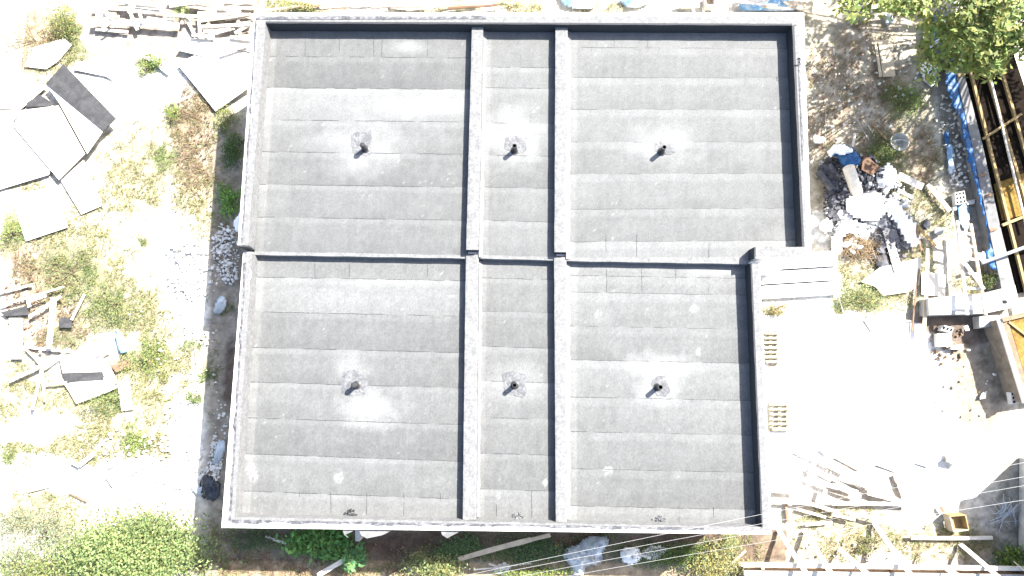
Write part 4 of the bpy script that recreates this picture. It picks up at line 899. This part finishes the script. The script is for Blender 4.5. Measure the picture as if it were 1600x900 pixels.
MB().bar(at(1566,352,.42), at(1640,322,.42), .08, .05).build('cross_batten', 'wood3', dk)
MB().bar(at(1541,95,.44), at(1605,360,.44), .05, .05).build('cross_batten', 'wood2', dk)
crumple([(1455,22),(1462,22),(1470,60),(1482,95),(1492,130),(1500,165),(1516,225),(1529,262),(1538,310),(1548,350),(1560,392),(1568,416),(1545,421),(1543,408),(1537,395),(1545,385),(1540,350),(1528,310),(1518,270),(1506,225),(1500,190),(1488,168),(1476,130),(1478,112),(1466,90),(1456,55)], .28, .12, 'long bright blue tarpaulin strip draped along the concrete wall', 'blue', 'tarpaulin', 'tarpaulin', res=.06, seed=70, dome=False, freq=3)
crumple([(1495,320),(1512,322),(1514,352),(1508,362),(1500,350)], .02, .05, 'pale worn blue sheet scrap below the hollow block', 'blued', 'tarpaulin_scrap', 'tarpaulin', seed=71, dome=False)
crumple([(1478,228),(1486,226),(1490,262),(1484,275)], .02, .05, 'worn blue sheet scrap in the trench above the hollow block', 'blued', 'tarpaulin_scrap', 'tarpaulin', seed=72, dome=False)
crumple([(1474,205),(1480,205),(1483,226),(1477,226)], .02, .05, 'small worn blue scrap higher up in the trench', 'blue', 'tarpaulin_scrap', 'tarpaulin', seed=73, dome=False, res=.04)
crumple([(1524,398),(1540,394),(1545,404),(1535,412)], .3, .1, 'white foam lump at the tarpaulin end beside the galvanised tube', 'white', 'foam_lump', 'foam', seed=74, res=.04)
o = MB().tube([at(1534,411,.5), at(1640,372,.8)], .05, 12).build('scaffold_tube', 'galv'); tag(o, 'galvanised scaffold tube crossing the end of the blue tarpaulin', 'tube')
o = MB().tube([at(1452,74,1.2), at(1482,52,1.5)], .045, 12).build('scaffold_tube', 'galv'); tag(o, 'short pale tube end under the tree crown', 'tube')
o = MB().tube([at(1436,44,.3), at(1437,38,.35), at(1455,34,.5), at(1475,45,.5)], .012, 6).build('wire_loop', 'terra'); tag(o, 'thin reddish wire loop under the tree crown', 'wire')
tr = empty('trench_lip', P(1480, 250, 0))
# hollow blocks
def block(label, poly, z, rows, cols_):
    root = empty('hollow_block', P(*poly[0], 0)); tag(root, label, 'concrete block', 'hollow concrete blocks')
    pts = [at(u, v, z) for u, v in poly]; MB().prism([tuple(p) for p in pts], ('t', .18)).build('body', 'block', root)
    def b(s, t): return pts[0].lerp(pts[1], s).lerp(pts[3].lerp(pts[2], s), t)+Vector((0,0,.004))
    for i in range(cols_):
        for j in range(rows):
            s0, s1 = (i+.2)/cols_, (i+.8)/cols_; t0, t1 = (j+.2)/rows, (j+.8)/rows
            MB().prism([tuple(b(s0,t0)), tuple(b(s1,t0)), tuple(b(s1,t1)), tuple(b(s0,t1))], ('t', .003)).build('shade_plate', 'dark', root)  # flat dark plates painted as the shade inside the holes
bpy.data.objects.remove(tr)
block('hollow block with nine holes in the trench above the ladder', [(1492,301),(1507,298),(1510,317),(1494,320)], .22, 3, 3)
block('hollow block with dark slots at the right edge below the shade', [(1579,613),(1592,610),(1595,628),(1582,632)], .3, 3, 2)
block('pale hollow block beside the concrete footing, upper one', [(1474,508),(1491,512),(1487,520),(1470,516)], .2, 1, 3)
S([(1465,521),(1486,520),(1488,541),(1466,542)], .2, 'pale solid concrete block below the upper hollow block', m='block', name='concrete_block', cat='concrete block', th=.2)
S([(1486,540),(1505,538),(1504,546),(1486,546)], .15, 'flat broken concrete block beside the pale solid one', m='block', name='concrete_block', cat='concrete block', th=.12)
S([(1506,510),(1512,508),(1515,516),(1509,517)], .1, 'tiny white tile lying under the footing', m='white', name='tile', cat='tile')
S([(1534,614),(1542,612),(1540,622),(1532,623)], .06, 'crumpled white paper on the shaded dirt', m='white', name='paper_scrap', cat='paper', jag=.02)
S([(1489,323),(1495,322),(1495,328),(1490,328)], .1, 'small white cube block left of the tarpaulin scrap', m='white', name='small_block', cat='block', th=.08)
S([(1511,314),(1524,311),(1523,318),(1512,320)], .1, 'pale stone slab right of the hollow block', m='rubble', name='stone_slab', cat='stone', th=.08)
# concrete footing
ft = empty('concrete_footing', P(1520, 475, 0)); tag(ft, 'pale concrete footing beam crossing below the ladder', 'footing')
MB().prism([P(u, v, .45) for u, v in ((1451,466),(1540,458),(1586,445),(1594,478),(1538,490),(1452,492))], -.05).build('beam', 'concrete', ft)
MB().prism([P(u, v, .456) for u, v in ((1472,465),(1535,460),(1534,484),(1474,486))], ('t', .005)).build('bright_slab', 'slabc', ft)
MB().prism([P(u, v, .47) for u, v in ((1567,469),(1573,469),(1574,474),(1568,474))], ('t', .015)).build('shade_plate', 'dark', ft)  # dark plate painted as the shade of a recess
S([(1530,494),(1560,492),(1562,508),(1531,513)], .3, 'grey concrete lump below the footing', m='concrete', name='concrete_lump', cat='concrete', th=.3)
# ladder
ld = empty('wooden_ladder', P(1512, 420, 0)); tag(ld, 'wooden ladder lying between the trench and the concrete footing', 'ladder')
r1 = (at(1495.5,345,.55), at(1511,492,.75)); r2 = (at(1516.5,350,.55), at(1540,492,.75))
MB().bar(*r1, .08, .06).build('rail', 'wood2', ld); MB().bar(*r2, .08, .06).build('rail', 'wood', ld)
for t in (.12, .26, .40, .56, .72, .88): MB().bar(r1[0].lerp(r1[1], t), r2[0].lerp(r2[1], t), .07, .035).build('rung', 'wood2', ld)
board((1496,397),(1537,452),.09,.75,'diagonal plank laid over the ladder', m='wood2', z2=.8, th=.04)
# lower formwork box at right edge
fb = empty('formwork_box', P(1590, 560, 0)); tag(fb, 'strand board formwork with pale rim at the right edge below the footing', 'formwork')
MB().prism([P(u, v, .75) for u, v in ((1559,498),(1640,480),(1640,486),(1566,503),(1606,628),(1600,630))], ('t', .08)).build('rim', 'plaster', fb)
MB().prism([P(u, v, .66) for u, v in ((1560,500),(1640,482),(1640,486),(1567,503),(1606,627),(1601,629))], -.05).build('wall', 'shadec', fb)
MB().prism([P(u, v, .72) for u, v in ((1567,504),(1575,500),(1612,622),(1606,626))], 0).build('frame', 'woodd', fb)
MB().prism([P(u, v, .70) for u, v in ((1576,500),(1690,476),(1690,610),(1612,622))], .4).build('panel', 'osb', fb)
MB().bar(at(1576,503,.74), at(1650,560,.74), .06, .04).build('brace', 'wood3', fb)
MB().bar(at(1566,500,.79), at(1640,482,.79), .12, .03).build('plate', 'woodd', fb)
# low shed added out of view to shade the lower right corner
sh = empty('unseen_blocker', P(1700, 820, 0)); tag(sh, 'unseen low grey shed standing off the right edge whose shade reaches the corner', 'blocker')
MB().prism([P(u, v, 2.2) for u, v in ((1690,730),(1900,690),(1900,960),(1690,960))], 0).build('wall', 'concrete', sh)
MB().prism([P(u, v, 2.28) for u, v in ((1684,722),(1910,680),(1910,970),(1684,970))], ('t', .08)).build('roof', 'filmg', sh)
# tangle of wire mesh
V = MB()
for i in range(26):
    p = at(1572+random.gauss(0,7), 800+random.gauss(0,7), .06); a = random.uniform(-.9,.9)+math.pi*(i%2)/2; d = Vector((math.cos(a), math.sin(a), 0))*random.uniform(.2,.5); V.tube([p-d, p+Vector((0,0,.05)), p+d], .006, 4)
o = V.build('wire_tangle', 'galv'); tag(o, 'tangle of pale wire at the shade edge in the lower right corner', 'wire')

# ------------------------------------------------------------------ camera, light, world
cam_d = bpy.data.cameras.new('camera'); cam = bpy.data.objects.new('camera', cam_d); col.objects.link(cam); scn.camera = cam
cam_d.sensor_width = 36; cam_d.lens = FPX/1600*36; cam_d.clip_end = 1500; cam_d.clip_start = .1
cam.matrix_world = Matrix.Translation((0,0,CZ)) @ Matrix([[float(RM[i,j]) for j in range(3)] for i in range(3)]).to_4x4()
sunv = Vector((.70,.60,1.0)).normalized()
sd = bpy.data.lights.new('sun', 'SUN'); sd.energy = 4.2; sd.angle = math.radians(.53); sd.color = (1,.965,.90)
so = bpy.data.objects.new('sun', sd); col.objects.link(so); so.rotation_euler = sunv.to_track_quat('Z', 'Y').to_euler(); so.location = (20,20,30)
w = bpy.data.worlds.new('World'); scn.world = w; w.use_nodes = True; n = w.node_tree.nodes; l = w.node_tree.links
sky = n.new('ShaderNodeTexSky'); sky.sky_type = 'NISHITA'; sky.sun_disc = False; sky.sun_elevation = math.asin(sunv.z); sky.sun_rotation = math.atan2(sunv.x, sunv.y)
sky.air_density = 1.0; sky.dust_density = 2.5
l.new(sky.outputs[0], n['Background'].inputs[0]); n['Background'].inputs[1].default_value = .085
scn.render.engine = 'CYCLES'
vs = scn.view_settings; vs.view_transform = 'Standard'; vs.look = 'None'; vs.gamma = 1; vs.exposure = 2.45; vs.use_curve_mapping = False
